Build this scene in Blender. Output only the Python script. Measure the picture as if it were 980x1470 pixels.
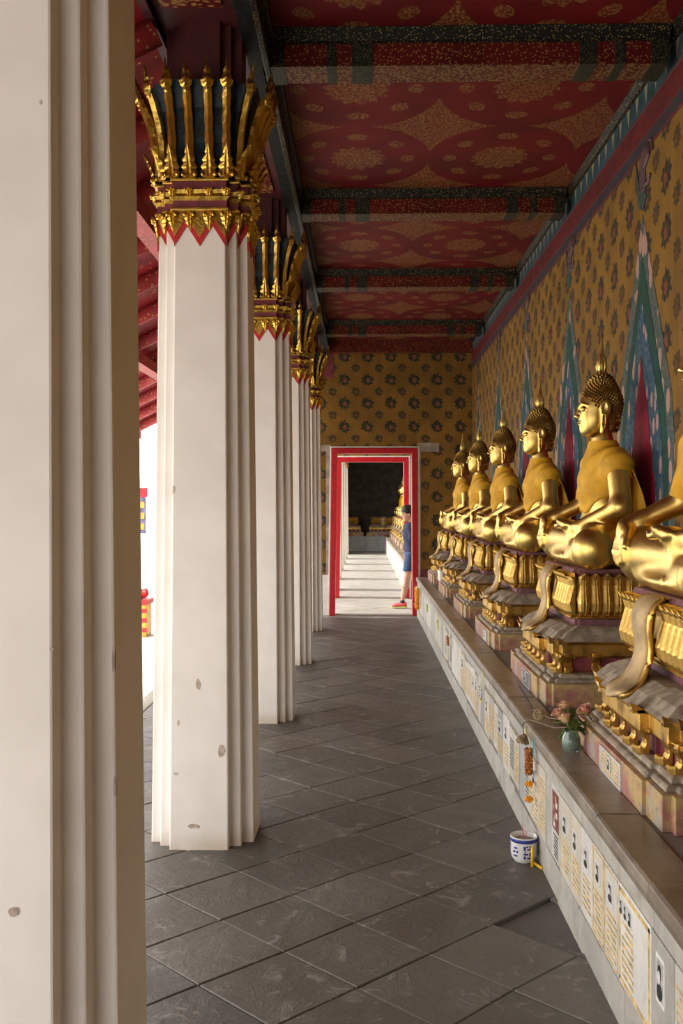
import bpy, bmesh, math, random
import numpy as np
from mathutils import Vector, Matrix
random.seed(7)
for o in list(bpy.data.objects): bpy.data.objects.remove(o)
SC = bpy.context.scene
COL = SC.collection
# ------------------------------------------------------------------ camera, light, exposure
# metres; the gallery runs along +Y, the camera stands at the origin at eye height 1.5
F = 1400.0; YAW = math.atan(30 / F); EYE = 1.5
cd = bpy.data.cameras.new('camera'); cam = bpy.data.objects.new('camera', cd); COL.objects.link(cam)
cam.location = (0, 0, EYE); cam.rotation_euler = (math.pi / 2, 0, YAW)
cd.sensor_fit = 'VERTICAL'; cd.sensor_height = 36; cd.lens = 36 * F / 1470; cd.shift_y = -8 / 1470
cd.clip_start = .05; cd.clip_end = 300
SC.camera = cam
SC.view_settings.view_transform = 'Standard'; SC.view_settings.look = 'None'
SC.view_settings.exposure = 0.0; SC.view_settings.gamma = 1
SC.view_settings.use_curve_mapping = False
w = bpy.data.worlds.new('sky'); SC.world = w; w.use_nodes = True
bg = w.node_tree.nodes['Background']; bg.inputs[0].default_value = (1, .975, .93, 1); bg.inputs[1].default_value = 4.6
sd = bpy.data.lights.new('sun', 'SUN'); sd.energy = 4.5; sd.angle = .03; sd.color = (1, .95, .86)
sun = bpy.data.objects.new('sun', sd); COL.objects.link(sun)
sun.rotation_euler = Vector((.53, -.04, -.85)).to_track_quat('-Z', 'Y').to_euler()

# ------------------------------------------------------------------ node helpers
class E:
    """a scalar socket with arithmetic"""
    def __init__(s, nt, v): s.nt, s.v = nt, v
def _m(nt, op, *a):
    n = nt.nodes.new('ShaderNodeMath'); n.operation = op
    for i, x in enumerate(a):
        if isinstance(x, E): nt.links.new(x.v, n.inputs[i])
        else: n.inputs[i].default_value = float(x)
    return E(nt, n.outputs[0])
def _op(name, op, r=False):
    if r: setattr(E, name, lambda s, o: _m(s.nt, op, o, s))
    else: setattr(E, name, lambda s, o: _m(s.nt, op, s, o))
for n_, o_ in (('add', 'ADD'), ('sub', 'SUBTRACT'), ('mul', 'MULTIPLY'), ('truediv', 'DIVIDE')):
    _op('__%s__' % n_, o_); _op('__r%s__' % n_, o_, True)
_op('__lt__', 'LESS_THAN'); _op('__gt__', 'GREATER_THAN'); _op('__pow__', 'POWER')
def fract(e): return _m(e.nt, 'FRACT', e)
def sin(e): return _m(e.nt, 'SINE', e)
def absn(e): return _m(e.nt, 'ABSOLUTE', e)
def sqrt(e): return _m(e.nt, 'SQRT', e)
def emin(a, b): return _m(a.nt, 'MINIMUM', a, b)
def emax(a, b): return _m(a.nt, 'MAXIMUM', a, b)
def atan2(a, b): return _m(a.nt, 'ARCTAN2', a, b)
def band(a, lo, hi): return (a > lo) * (a < hi)

class Mat:
    def __init__(s, name):
        s.m = bpy.data.materials.new(name); s.m.use_nodes = True
        s.nt = s.m.node_tree; s.b = s.nt.nodes['Principled BSDF']
        s.tc = s.nt.nodes.new('ShaderNodeTexCoord')
        s.vec = s.tc.outputs['Object']
    def xyz(s):
        n = s.nt.nodes.new('ShaderNodeSeparateXYZ'); s.nt.links.new(s.vec, n.inputs[0])
        return [E(s.nt, n.outputs[i]) for i in range(3)]
    def scaled(s, sc):
        n = s.nt.nodes.new('ShaderNodeMapping'); s.nt.links.new(s.vec, n.inputs[0])
        n.inputs['Scale'].default_value = sc
        return n.outputs[0]
    def noise(s, scale, detail=4, rough=.55, vec=None, dist=0):
        n = s.nt.nodes.new('ShaderNodeTexNoise'); s.nt.links.new(vec or s.vec, n.inputs['Vector'])
        n.inputs['Scale'].default_value = scale; n.inputs['Detail'].default_value = detail
        n.inputs['Roughness'].default_value = rough; n.inputs['Distortion'].default_value = dist
        return E(s.nt, n.outputs['Fac'])
    def voro(s, scale, vec=None, feature='F1', rnd=1.0, out='Distance'):
        n = s.nt.nodes.new('ShaderNodeTexVoronoi'); n.feature = feature
        s.nt.links.new(vec or s.vec, n.inputs['Vector']); n.inputs['Scale'].default_value = scale
        n.inputs['Randomness'].default_value = rnd
        return E(s.nt, n.outputs[out])
    def smooth(s, e, lo, hi):
        n = s.nt.nodes.new('ShaderNodeMapRange'); n.interpolation_type = 'SMOOTHSTEP'
        s.nt.links.new(e.v, n.inputs[0]); n.inputs[1].default_value = lo; n.inputs[2].default_value = hi
        return E(s.nt, n.outputs[0])
    def rand(s):
        n = s.nt.nodes.new('ShaderNodeObjectInfo'); return E(s.nt, n.outputs['Random'])
    def mix(s, fac, a, b, mode='MIX'):
        n = s.nt.nodes.new('ShaderNodeMix'); n.data_type = 'RGBA'; n.blend_type = mode
        if isinstance(fac, E): s.nt.links.new(fac.v, n.inputs[0])
        else: n.inputs[0].default_value = fac
        for i, c in ((6, a), (7, b)):
            if isinstance(c, tuple): n.inputs[i].default_value = (*c[:3], 1)
            else: s.nt.links.new(c, n.inputs[i])
        return n.outputs[2]
    def color(s, c):
        if isinstance(c, tuple): s.b.inputs['Base Color'].default_value = (*c[:3], 1)
        else: s.nt.links.new(c, s.b.inputs['Base Color'])
    def set(s, key, v):
        if isinstance(v, E): s.nt.links.new(v.v, s.b.inputs[key])
        else: s.b.inputs[key].default_value = v
    def bump(s, e, strength=.3, dist=.01):
        n = s.nt.nodes.new('ShaderNodeBump'); n.inputs['Strength'].default_value = strength
        n.inputs['Distance'].default_value = dist
        s.nt.links.new(e.v, n.inputs['Height']); s.nt.links.new(n.outputs[0], s.b.inputs['Normal'])
def plain(name, c, rough=.6, metal=0, var=.25, scale=12, bump=.15, bdist=.004, spec=.5):
    m = Mat(name); n = m.noise(scale)
    c2 = tuple(x * (1 - var) for x in c); c1 = tuple(min(1, x * (1 + var * .6)) for x in c)
    m.color(m.mix(m.smooth(n, .35, .65), c2, c1)); m.set('Roughness', rough); m.set('Metallic', metal)
    m.set('Specular IOR Level', spec)
    if bump: m.bump(m.noise(scale * 4), bump, bdist)
    return m.m

# ------------------------------------------------------------------ materials
def m_plaster():
    m = Mat('white_plaster'); n = m.noise(3, 6); d = m.noise(1.3, 3, vec=m.scaled((3, 3, .5)))
    c = m.mix(m.smooth(n, .3, .75), (.86, .83, .79), (.76, .73, .68))
    c = m.mix(m.smooth(d, .55, .8) * .5, c, (.66, .60, .52))
    x, y, z = m.xyz()
    chip = m.smooth(m.noise(6, 2, .4), .76, .775)
    c = m.mix(chip * .8, c, (.42, .35, .27))
    lowd = m.smooth(z, .10, 0.0) * m.smooth(n, .35, .6)
    c = m.mix(lowd * .6, c, (.5, .38, .26))
    m.color(c); m.set('Roughness', .75); m.set('Specular IOR Level', .25)
    m.bump(m.noise(9, 4) - chip * .8, .16, .004); return m.m
def m_gold(name, c=(.80, .56, .16), dark=(.33, .19, .05), rough=.34, wear=.5, scale=6, bump=.2, bs=60, metal=1.0):
    m = Mat(name); n = m.noise(scale, 5); f = m.smooth(n, .42, .72) * wear
    m.color(m.mix(f, c, dark)); m.set('Metallic', metal)
    m.set('Roughness', m.noise(scale * 2.5, 3) * .22 + (rough - .1))
    m.bump(m.noise(bs, 3), bump, .003); return m.m
def m_floor():
    m = Mat('grey_floor_stone'); r = m.rand(); n = m.noise(2.2, 6, .6); f = m.noise(26, 5, .65)
    base = m.mix(r, (.105, .100, .090), (.165, .152, .132))
    base = m.mix(m.smooth(n, .35, .7) * .55, base, (.085, .074, .062))
    base = m.mix(m.smooth(m.noise(1.1, 3), .5, .75) * .5, base, (.16, .125, .085))
    sc = m.noise(7, 7, .72, dist=1.2)
    base = m.mix(m.smooth(sc, .56, .66) * .6, base, (.34, .32, .28))
    base = m.mix(m.smooth(f, .55, .75) * .35, base, (.05, .045, .04))
    m.color(base); m.set('Roughness', m.noise(5, 4) * .35 + .33); m.set('Specular IOR Level', .4)
    m.bump(f * .5 + sc * 1.2 + n, .5, .012); return m.m
def m_stone(name, a, b, st, rough=.55, scale=3.0, vein=.0):
    m = Mat(name); r = m.rand(); n = m.noise(scale, 7, .65, dist=.8)
    c = m.mix(m.smooth(n, .35, .68), a, b); c = m.mix(m.smooth(m.noise(scale * 2.3, 5), .52, .75) * .7, c, st)
    c = m.mix(r * .35, c, (.30, .28, .25))
    if vein:
        v = absn(m.noise(4, 6, .6, dist=1.5) - .5); c = m.mix(m.smooth(v, .02, .0) * vein, c, (.22, .24, .26))
    m.color(c); m.set('Roughness', rough); m.bump(m.noise(40, 5), .2, .003); return m.m
def motif(m, u, v, px, pz, ux=0., uz=0., green=(.010, .032, .026), pink=(.26, .10, .06), col=None, seed=0):
    """flower motifs painted in two interleaved grids"""
    nz = (m.noise(22, 3, vec=None) - .5)
    for k, (off, size) in enumerate(((0., 1.0), (.5, .72))):
        iu = u / px - ux + off; iv = v / pz - uz + off
        a = (fract(iu) - .5) * px; b = (fract(iv) - .5) * pz
        rr = sqrt(a * a * 1.0 + b * b * 1.0); th = atan2(b, a)
        rad = (sin(th * 9.0 + 1.) * .010 + sin(th * 3.0 + b * 30.) * .007 + .076 + nz * .06) * size
        g = rr < rad
        a2 = a - .010; b2 = b + .008; r2 = sqrt(a2 * a2 * 1.6 + b2 * b2)
        p = r2 < (sin(th * 5.) * .005 + .034 + nz * .045) * size
        holes = m.voro(38) > (.50 if k == 0 else .40)
        col = m.mix(g * (.93 if k == 0 else .85), col, green)
        col = m.mix(g * holes * .35, col, (.17, .09, .02))
        col = m.mix(p * (.85 if k == 0 else .5), col, pink)
    return col
def m_mural(name, ax, px, pz, ux, uz, green=(.008, .030, .025), pink=(.24, .095, .06)):
    m = Mat(name); X = m.xyz(); u, v = X[ax], X[2]
    n = m.noise(2.5, 6, .6); st = m.noise(3, 5, .6, vec=m.scaled((5, 5, .6)))
    c = m.mix(m.smooth(n, .3, .7), (.27, .146, .030), (.185, .100, .024))
    c = m.mix(m.smooth(st, .5, .75) * .5, c, (.13, .08, .03))
    c = motif(m, u, v, px, pz, ux, uz, green, pink, col=c)
    c = m.mix(m.smooth(m.noise(30, 4), .6, .75) * .3, c, (.27, .19, .10))
    m.color(c); m.set('Roughness', .75); m.set('Specular IOR Level', .12); m.bump(m.noise(50, 4), .15, .003); return m.m
def m_speckle(name, base, gold, sc=55, th=.42, stretch=(1, 1, 1), patt=None):
    m = Mat(name); v = m.voro(sc, vec=m.scaled(stretch))
    s = v < th
    c = m.mix(m.smooth(m.noise(4, 4), .35, .7), base, tuple(x * .6 for x in base))
    if patt: s = s * patt(m)
    c = m.mix(s * .9, c, gold); m.color(c); m.set('Roughness', .55); m.set('Specular IOR Level', .25); return m.m
def patt_ceiling(m):
    x, y, z = m.xyz()
    a = fract((x - (-.03)) / .92 + .5) - .5; b = fract(y / 1.06 + .5) - .5
    a = a * .92; b = b * 1.06
    r = sqrt(a * a * 1.25 + b * b * .95); th = atan2(b, a)
    nz = m.noise(18, 2) - .5
    out = (r > .525)
    ros = r < (sin(th * 14.) * .018 + .19 + nz * .03)
    t8 = fract(th * (8 / 6.28318) + .5) - .5
    sm = sqrt((t8 * .27) * (t8 * .27) + (r - .36) * (r - .36) * 1.7) < (.063 + nz * .02)
    return emin(out + ros + sm, 1.)
def m_red_panel():
    m = Mat('red_gilded_ceiling'); p = patt_ceiling(m); v = m.voro(62)
    x, y, z = m.xyz()
    s = m.smooth(v, .62, .30)
    c = m.mix(m.smooth(m.noise(3, 4), .35, .7), (.125, .006, .007), (.08, .004, .005))
    c = m.mix(p * (s * .75 + .12), c, (.22, .12, .036)); m.color(c); m.set('Roughness', .6); m.set('Specular IOR Level', .2); return m.m
def m_blossom(name, base, base2, petal, sc=16, th=.30, el=.45):
    m = Mat(name); vv = m.scaled((1, 1, el)); v = m.voro(sc, vec=vv)
    c = m.mix(m.smooth(m.noise(14, 5, dist=.6), .42, .6), base, base2)
    c = m.mix(m.smooth(m.noise(40, 3), .5, .62) * .5, c, (.16, .18, .18))
    c = m.mix(v < th, c, petal); m.color(c); m.set('Roughness', .7); m.set('Specular IOR Level', .12); return m.m
def m_lattice():
    m = Mat('teal_lattice_paint'); x, y, z = m.xyz()
    a = absn(fract((y * 1.6 + z) / .16) - .5) < .05; b = absn(fract((y * -1.6 + z) / .16) - .5) < .05
    c = m.mix(m.smooth(m.noise(6, 5), .35, .65), (.014, .062, .048), (.022, .09, .07))
    c = m.mix(emax(a, b), c, (.05, .05, .04)); m.color(c); m.set('Roughness', .7); m.set('Specular IOR Level', .12); return m.m
def m_frieze(name, bgc, fg, kind):
    m = Mat(name); x, y, z = m.xyz()
    c = m.mix(m.smooth(m.noise(9, 4), .4, .65), bgc, tuple(k * .65 for k in bgc))
    if kind == 'scroll': f = (absn(m.noise(15, 2, dist=2.0) - .5) < .035)
    else: f = absn(fract(y / .17) - .5) < (z - 3.625) * 1.7
    c = m.mix(f * .8, c, fg); m.color(c); m.set('Roughness', .7); m.set('Specular IOR Level', .12); return m.m
M = {}
M['plaster'] = m_plaster()
M['white_paint'] = plain('white_paint', (.82, .80, .76), .6, var=.08)
M['statue_gold'] = m_gold('statue_gold_leaf', (.80, .58, .18), (.30, .18, .055), rough=.35, wear=.45, scale=5, bump=.12, bs=30)
M['hair_gold'] = m_gold('dark_curl_gold', (.36, .22, .06), (.09, .05, .02), rough=.42, wear=.9, scale=9)
M['old_gold'] = m_gold('pedestal_gold_leaf', (.70, .46, .13), (.17, .095, .03), rough=.40, wear=.85, scale=9, bump=.5, bs=45)
M['cap_gold'] = m_gold('capital_gilding', (.72, .48, .10), (.13, .075, .022), rough=.33, wear=.7, scale=14, bump=.6, bs=80)
M['dusty_gold'] = m_gold('dusty_gold', (.55, .40, .20), (.34, .25, .16), rough=.6, wear=.9, scale=12, bump=.4, bs=50, metal=.55)
M['dust'] = plain('dusty_ledge_plaster', (.34, .285, .215), .8, scale=18, var=.35)
M['maroon'] = plain('maroon_paint', (.20, .035, .05), .55, scale=10)
M['purple'] = plain('faded_purple_paint', (.20, .085, .10), .7, scale=14)
M['peel'] = None
M['red'] = plain('glossy_red_paint', (.46, .006, .016), .35, var=.12)
M['trim_red'] = plain('red_band_paint', (.55, .02, .03), .5, var=.2)
M['floor'] = m_floor()
M['floor_pale'] = m_stone('pale_cement_floor', (.34, .32, .29), (.26, .245, .22), (.20, .18, .15), .6, 3)
M['joint'] = plain('dark_joint_dirt', (.060, .052, .042), .9)
M['paving'] = plain('pale_sunlit_paving', (.62, .59, .54), .8, scale=2)
M['coping'] = m_stone('brown_coping_stone', (.16, .125, .09), (.30, .255, .20), (.10, .075, .05), .32, 4)
M['ledge'] = m_stone('grey_ledge_cement', (.20, .175, .145), (.27, .24, .20), (.13, .11, .085), .7, 4)
M['plinth'] = m_stone('grey_weathered_marble', (.50, .48, .43), (.34, .325, .29), (.25, .215, .16), .55, 4, .3)
M['marble'] = m_stone('white_marble', (.74, .73, .70), (.62, .60, .56), (.55, .47, .33), .4, 3, .25)
M['marble_cream'] = m_stone('cream_marble', (.70, .66, .56), (.56, .51, .42), (.50, .40, .24), .45, 3, .15)
M['marble_grey'] = m_stone('grey_marble', (.42, .44, .45), (.30, .32, .33), (.5, .5, .48), .4, 3, .4)
M['inlay'] = plain('yellow_lettering', (.66, .47, .18), .55, var=.35, scale=30)
M['black'] = plain('black_ink', (.02, .02, .02), .5, var=.1)
M['photo_grey'] = plain('photo_grey', (.45, .45, .44), .3, var=.3, scale=30)
M['photo_white'] = plain('photo_white', (.8, .8, .78), .3, var=.05)
M['photo_brown'] = plain('photo_maroon_brown', (.22, .07, .05), .3, var=.5, scale=60)
M['photo_skin'] = plain('photo_skin', (.6, .34, .22), .3, var=.3, scale=50)
M['mural_far'] = m_mural('ochre_mural_end_wall', 0, .318, .322, -.25 / .318 - .5, 3.56 / .322 - .5)
M['mural_dark'] = plain('shade_dark_mural', (.035, .024, .012), .7, var=.6, scale=5)  # near-black: the shade at both gallery ends is put into the colour
M['mural_right'] = m_mural('ochre_mural_side_wall', 1, .33, .27, .2, .1, green=(.018, .026, .028), pink=(.22, .075, .045))
M['ceil'] = m_red_panel()
M['beam'] = m_speckle('red_beam_gold_dots', (.12, .008, .008), (.30, .17, .05), 70, .30)
M['soffit'] = m_speckle('rose_beam_underside', (.09, .014, .009), (.19, .115, .042), 70, .5)
M['scale'] = m_speckle('red_soffit_gold_scales', (.11, .007, .009), (.34, .19, .05), 30, .42, (1, 1.9, 1))
M['green_band'] = m_speckle('dark_green_gilt_band', (.010, .018, .015), (.16, .13, .045), 80, .32, (2.4, 2.4, 1))
M['cove'] = m_speckle('black_cove_gold_dots', (.008, .008, .008), (.26, .20, .07), 85, .28)
M['blue_glass'] = plain('blue_glass_mosaic', (.003, .022, .040), .38, var=.8, scale=26, bump=.4, spec=.35)
M['dark_board'] = plain('dark_green_black_board', (.010, .013, .012), .7, var=.5, scale=20, spec=.15)
M['dark_wood'] = plain('dark_red_core', (.07, .01, .012), .6)
M['rafter'] = m_speckle('red_rafter_gold', (.42, .05, .055), (.60, .36, .18), 26, .20)
M['eave'] = m_speckle('crimson_eave_gold_stars', (.26, .012, .02), (.62, .38, .10), 17, .16)
M['blossom_blue'] = m_blossom('blue_blossom_paint', (.032, .075, .125), (.055, .11, .15), (.42, .27, .23), 15, .33)
M['blossom_edge'] = m_blossom('grey_blossom_border', (.055, .09, .09), (.11, .11, .085), (.42, .26, .21), 13, .40)
M['lattice'] = m_lattice()
M['flame'] = plain('crimson_flame_paint', (.27, .014, .036), .7, spec=.12, var=.3, scale=6)
M['fr_blue'] = m_frieze('blue_frieze_cream_spikes', (.040, .075, .09), (.30, .27, .17), 'tri')
M['fr_red'] = m_frieze('red_frieze_scrolls', (.16, .022, .020), (.025, .030, .035), 'scroll')
M['fr_grey'] = m_frieze('blue_grey_frieze', (.04, .052, .065), (.09, .03, .03), 'scroll')
M['fr_line'] = plain('red_line_paint', (.14, .02, .018), .6)
M['figure_paint'] = plain('dusky_purple_paint', (.10, .05, .055), .6, var=.6, scale=40)
M['figure_green'] = plain('dusky_green_paint', (.035, .07, .065), .6, var=.6, scale=40)
M['robe'] = plain('saffron_cloth', (.70, .37, .014), .72, var=.22, scale=7, bump=.25)
M['patch'] = plain('grey_plaster_repair', (.36, .31, .25), .8, scale=8)
# ------------------------------------------------------------------ mesh helpers
class MB:
    def __init__(s): s.v, s.f, s.mi = [], [], []
    def add(s, vs, fs, mi=0):
        o = len(s.v); s.v += [tuple(p) for p in vs]; s.f += [[i + o for i in f] for f in fs]; s.mi += [mi] * len(fs)
    def box(s, x0, x1, y0, y1, z0, z1, mi=0):
        s.add([(x0, y0, z0), (x1, y0, z0), (x1, y1, z0), (x0, y1, z0), (x0, y0, z1), (x1, y0, z1), (x1, y1, z1), (x0, y1, z1)],
              [(0, 3, 2, 1), (4, 5, 6, 7), (0, 1, 5, 4), (1, 2, 6, 5), (2, 3, 7, 6), (3, 0, 4, 7)], mi)
    def rings(s, rings, mi=0, cap=True, closed=True):
        n = len(rings[0]); o = len(s.v)
        for r in rings: s.v += [tuple(p) for p in r]
        for k in range(len(rings) - 1):
            for i in range(n if closed else n - 1):
                j = (i + 1) % n; a = o + k * n
                s.f.append([a + i, a + j, a + n + j, a + n + i]); s.mi.append(mi)
        if cap and closed:
            s.f.append([o + i for i in range(n)][::-1]); s.f.append([o + (len(rings) - 1) * n + i for i in range(n)]); s.mi += [mi, mi]
    def prism(s, poly, z0, z1, mi=0):
        s.rings([[(x, y, z0) for x, y in poly], [(x, y, z1) for x, y in poly]], mi)
    def lathe(s, prof, n=20, c=(0, 0, 0), mi=0):
        s.rings([[(c[0] + r * math.cos(2 * math.pi * i / n), c[1] + r * math.sin(2 * math.pi * i / n), c[2] + z) for i in range(n)] for r, z in prof], mi)
    def tube(s, pts, r, n=8, mi=0):
        pts = [Vector(p) for p in pts]; rs = r if isinstance(r, (list, tuple)) else [r] * len(pts); R = []
        up = Vector((0, 0, 1))
        for i, p in enumerate(pts):
            d = (pts[min(i + 1, len(pts) - 1)] - pts[max(i - 1, 0)]).normalized()
            a = d.cross(up if abs(d.z) < .95 else Vector((1, 0, 0))).normalized(); b = d.cross(a)
            R.append([p + (a * math.cos(2 * math.pi * k / n) + b * math.sin(2 * math.pi * k / n)) * rs[i] for k in range(n)])
        s.rings(R, mi)
    def ball(s, c, r, n=10, m=7, mi=0, j=0):
        r = r if isinstance(r, (tuple, list)) else (r, r, r); R = []
        for k in range(m):
            ph = -math.pi / 2 + math.pi * (k + .5) / m
            R.append([(c[0] + r[0] * math.cos(ph) * math.cos(2 * math.pi * i / n) * (1 + random.uniform(-j, j)),
                       c[1] + r[1] * math.cos(ph) * math.sin(2 * math.pi * i / n) * (1 + random.uniform(-j, j)),
                       c[2] + r[2] * math.sin(ph)) for i in range(n)])
        s.rings(R, mi)
    def mesh(s, name, mats, smooth=False, fix=True):
        me = bpy.data.meshes.new(name); me.from_pydata(s.v, [], s.f)
        for m in (mats if isinstance(mats, (list, tuple)) else [mats]): me.materials.append(m)
        me.polygons.foreach_set('material_index', s.mi)
        if smooth: me.polygons.foreach_set('use_smooth', [True] * len(s.f))
        if fix:
            bm = bmesh.new(); bm.from_mesh(me); bmesh.ops.recalc_face_normals(bm, faces=bm.faces); bm.to_mesh(me); bm.free()
        me.update(); return me
    def build(s, name, mats, parent=None, smooth=False, bevel=0, loc=(0, 0, 0)):
        return link(name, s.mesh(name, mats, smooth), parent, bevel, loc)
def link(name, me, parent=None, bevel=0, loc=(0, 0, 0)):
    o = bpy.data.objects.new(name, me); COL.objects.link(o); o.location = loc
    if parent: o.parent = parent
    if bevel:
        b = o.modifiers.new('bevel', 'BEVEL'); b.width = bevel; b.segments = 2; b.limit_method = 'ANGLE'; b.angle_limit = .6
    return o
def thing(name, label, cat, loc=(0, 0, 0), rz=0, group=None):
    o = bpy.data.objects.new(name, None); COL.objects.link(o); o.location = loc; o.rotation_euler = (0, 0, rz)
    o.empty_display_size = .1
    return tag(o, label, cat, group)
def tag(o, label, cat, group=None):
    o['label'] = label; o['category'] = cat
    if group: o['group'] = group
    return o
def struct(o): o['kind'] = 'structure'; return o
def kids(o): return [c for c in bpy.data.objects if c.parent == o]
def snapshot(root):
    return (root, [(c, list(kids(c))) for c in kids(root)])
def dup(snap, loc, label, cat=None, group=None):
    root, ch = snap
    r = root.copy(); COL.objects.link(r); r.location = loc; r['label'] = label
    if group: r['group'] = group
    for c, gs in ch:
        k = c.copy(); COL.objects.link(k); k.parent = r
        for g in gs:
            q = g.copy(); COL.objects.link(q); q.parent = k
    return r
def boxo(name, dims, mat, parent=None, bevel=0):
    b = MB(); b.box(*dims); return b.build(name, mat, parent, bevel=bevel)

# ------------------------------------------------------------------ signed distance bodies
def sm_union(a, b, k):
    h = np.clip(.5 + .5 * (b - a) / k, 0, 1); return b * (1 - h) + a * h - k * h * (1 - h)
def cap(P, a, b, r1, r2=None):
    r2 = r1 if r2 is None else r2; a = np.array(a, np.float32); b = np.array(b, np.float32); d = b - a
    t = np.clip(((P - a) @ d) / max(1e-9, float(d @ d)), 0, 1)
    q = P - a - t[:, None] * d
    return np.sqrt((q * q).sum(1)) - (r1 + (r2 - r1) * t)
def ell(P, c, r):
    q = P - np.array(c, np.float32); r = np.array(r, np.float32)
    k0 = np.sqrt(((q / r) ** 2).sum(1)); k1 = np.sqrt(((q / (r * r)) ** 2).sum(1)) + 1e-9
    return k0 * (k0 - 1) / k1
def surf(fn, lo, hi, h):
    """surface nets"""
    ax = [np.arange(lo[i], hi[i] + h, h, dtype=np.float32) for i in range(3)]; n = [len(a) for a in ax]
    G = np.stack(np.meshgrid(*ax, indexing='ij'), -1).reshape(-1, 3)
    V = np.concatenate([fn(G[i:i + 400000]) for i in range(0, len(G), 400000)]).reshape(n)
    nc = [k - 1 for k in n]; acc = np.zeros((*nc, 3), np.float32); cnt = np.zeros(nc, np.float32)
    I, J, K = np.meshgrid(*[np.arange(k) for k in nc], indexing='ij')
    base = np.stack([I, J, K], -1).astype(np.float32)
    cs = [(i, j, k) for i in (0, 1) for j in (0, 1) for k in (0, 1)]
    def C(c): return V[c[0]:c[0] + nc[0], c[1]:c[1] + nc[1], c[2]:c[2] + nc[2]]
    for a in cs:
        for d in range(3):
            if a[d]: continue
            b = list(a); b[d] = 1
            va, vb = C(a), C(b); x = (va < 0) != (vb < 0)
            t = np.where(x, va / np.where(x, va - vb, 1), 0)
            for e in range(3): acc[..., e] += np.where(x, a[e] + (t if e == d else 0), 0)
            cnt += x
    act = cnt > 0; idx = -np.ones(nc, np.int64); idx[act] = np.arange(act.sum())
    pos = (acc[act] / cnt[act][:, None] + base[act]) * h + np.array(lo, np.float32)
    F_ = []
    for d in range(3):
        e, g = [(1, 2), (2, 0), (0, 1)][d]
        sl = [slice(1, nc[0]), slice(1, nc[1]), slice(1, nc[2])]; sl[d] = slice(0, nc[d])
        def sh(s_, k): s_ = list(s_); s_[k] = slice(s_[k].start - 1, s_[k].stop - 1); return tuple(s_)
        A = V[tuple(sl)]; s2 = list(sl); s2[d] = slice(1, nc[d] + 1); B = V[tuple(s2)]
        x = (A < 0) != (B < 0); s0 = tuple(sl); se = sh(sl, e); sg = sh(sl, g); seg = sh(se, g)
        q = np.stack([idx[s0][x], idx[se][x], idx[seg][x], idx[sg][x]], 1)
        flip = (A[x] >= 0); q[flip] = q[flip][:, ::-1]
        F_.append(q)
    return pos, np.concatenate(F_)
def sdf_mesh(name, fn, lo, hi, h, mat, extra=None):
    v, f = surf(fn, lo, hi, h)
    if extra:
        for v2, f2 in extra: f = np.concatenate([f, f2 + len(v)]); v = np.concatenate([v, v2])
    me = bpy.data.meshes.new(name); me.vertices.add(len(v)); me.vertices.foreach_set('co', v.astype(np.float32).ravel())
    me.loops.add(len(f) * 4); me.loops.foreach_set('vertex_index', f.astype(np.int32).ravel())
    me.polygons.add(len(f)); me.polygons.foreach_set('loop_start', np.arange(0, len(f) * 4, 4, dtype=np.int32))
    me.polygons.foreach_set('use_smooth', [True] * len(f)); me.materials.append(mat); me.update(calc_edges=True); me.validate()
    return me
def U(P, k, *prims):
    d = prims[0]
    for p in prims[1:]: d = sm_union(d, p, k)
    return d
# ------------------------------------------------------------------ the shell
WX = 1.50; PX = .75; CZ = 3.78; SZ = 3.60; Y1 = 13.4; Y2 = 15.95; YE = 33.4; BX = -.47
# ground and floor
struct(boxo('ground', (-60, -1.62, -40, 80, -.5, -.12), M['paving']))
fl = struct(boxo('floor', (-1.60, WX + .3, -9, YE + .3, -.14, -.022), M['joint']))
struct(boxo('trim_1', (-1.72, -1.60, -9, YE + .3, -.14, .0), M['ledge'], bevel=.01))
def clip(poly, x0, x1, y0, y1):
    for ax, lim, sg in ((0, x0, 1), (0, x1, -1), (1, y0, 1), (1, y1, -1)):
        out = []
        for i in range(len(poly)):
            a, b = poly[i], poly[(i + 1) % len(poly)]; ia, ib = (a[ax] - lim) * sg >= 0, (b[ax] - lim) * sg >= 0
            if ia: out.append(a)
            if ia != ib:
                t = (lim - a[ax]) / (b[ax] - a[ax]); out.append((a[0] + (b[0] - a[0]) * t, a[1] + (b[1] - a[1]) * t))
        poly = out
        if len(poly) < 3: return []
    return poly
O = (-.268, 3.763); e1 = (.2465, -.2435); e2 = (.2435, .2375)
rt = random.Random(3)
jit = {}
def corner(i, j):
    if (i, j) not in jit: jit[i, j] = (O[0] + i * e1[0] + j * e2[0] + rt.uniform(-.007, .007), O[1] + i * e1[1] + j * e2[1] + rt.uniform(-.007, .007))
    return jit[i, j]
tiles = []
for i in range(-80, 60):
    for j in range(-60, 80):
        q = [corner(i, j), corner(i + 1, j), corner(i + 1, j + 1), corner(i, j + 1)]
        cx = sum(p[0] for p in q) / 4; cy = sum(p[1] for p in q) / 4
        if cy < 1.9 or cy > YE + .3 or cx < -2 or cx > 1.2: continue
        g = .0022
        q = [(p[0] + (cx - p[0]) * g / .17, p[1] + (cy - p[1]) * g / .17) for p in q]
        q = clip(q, -1.595, PX + .005 if cy < Y1 or cy > Y2 else WX, 1.9, YE)
        if len(q) < 3: continue
        q = [p for k, p in enumerate(q) if math.hypot(p[0] - q[k - 1][0], p[1] - q[k - 1][1]) > .004]
        if len(q) >= 3: tiles.append((cy, cx, q))
tiles.sort(key=lambda t: t[0])
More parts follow.
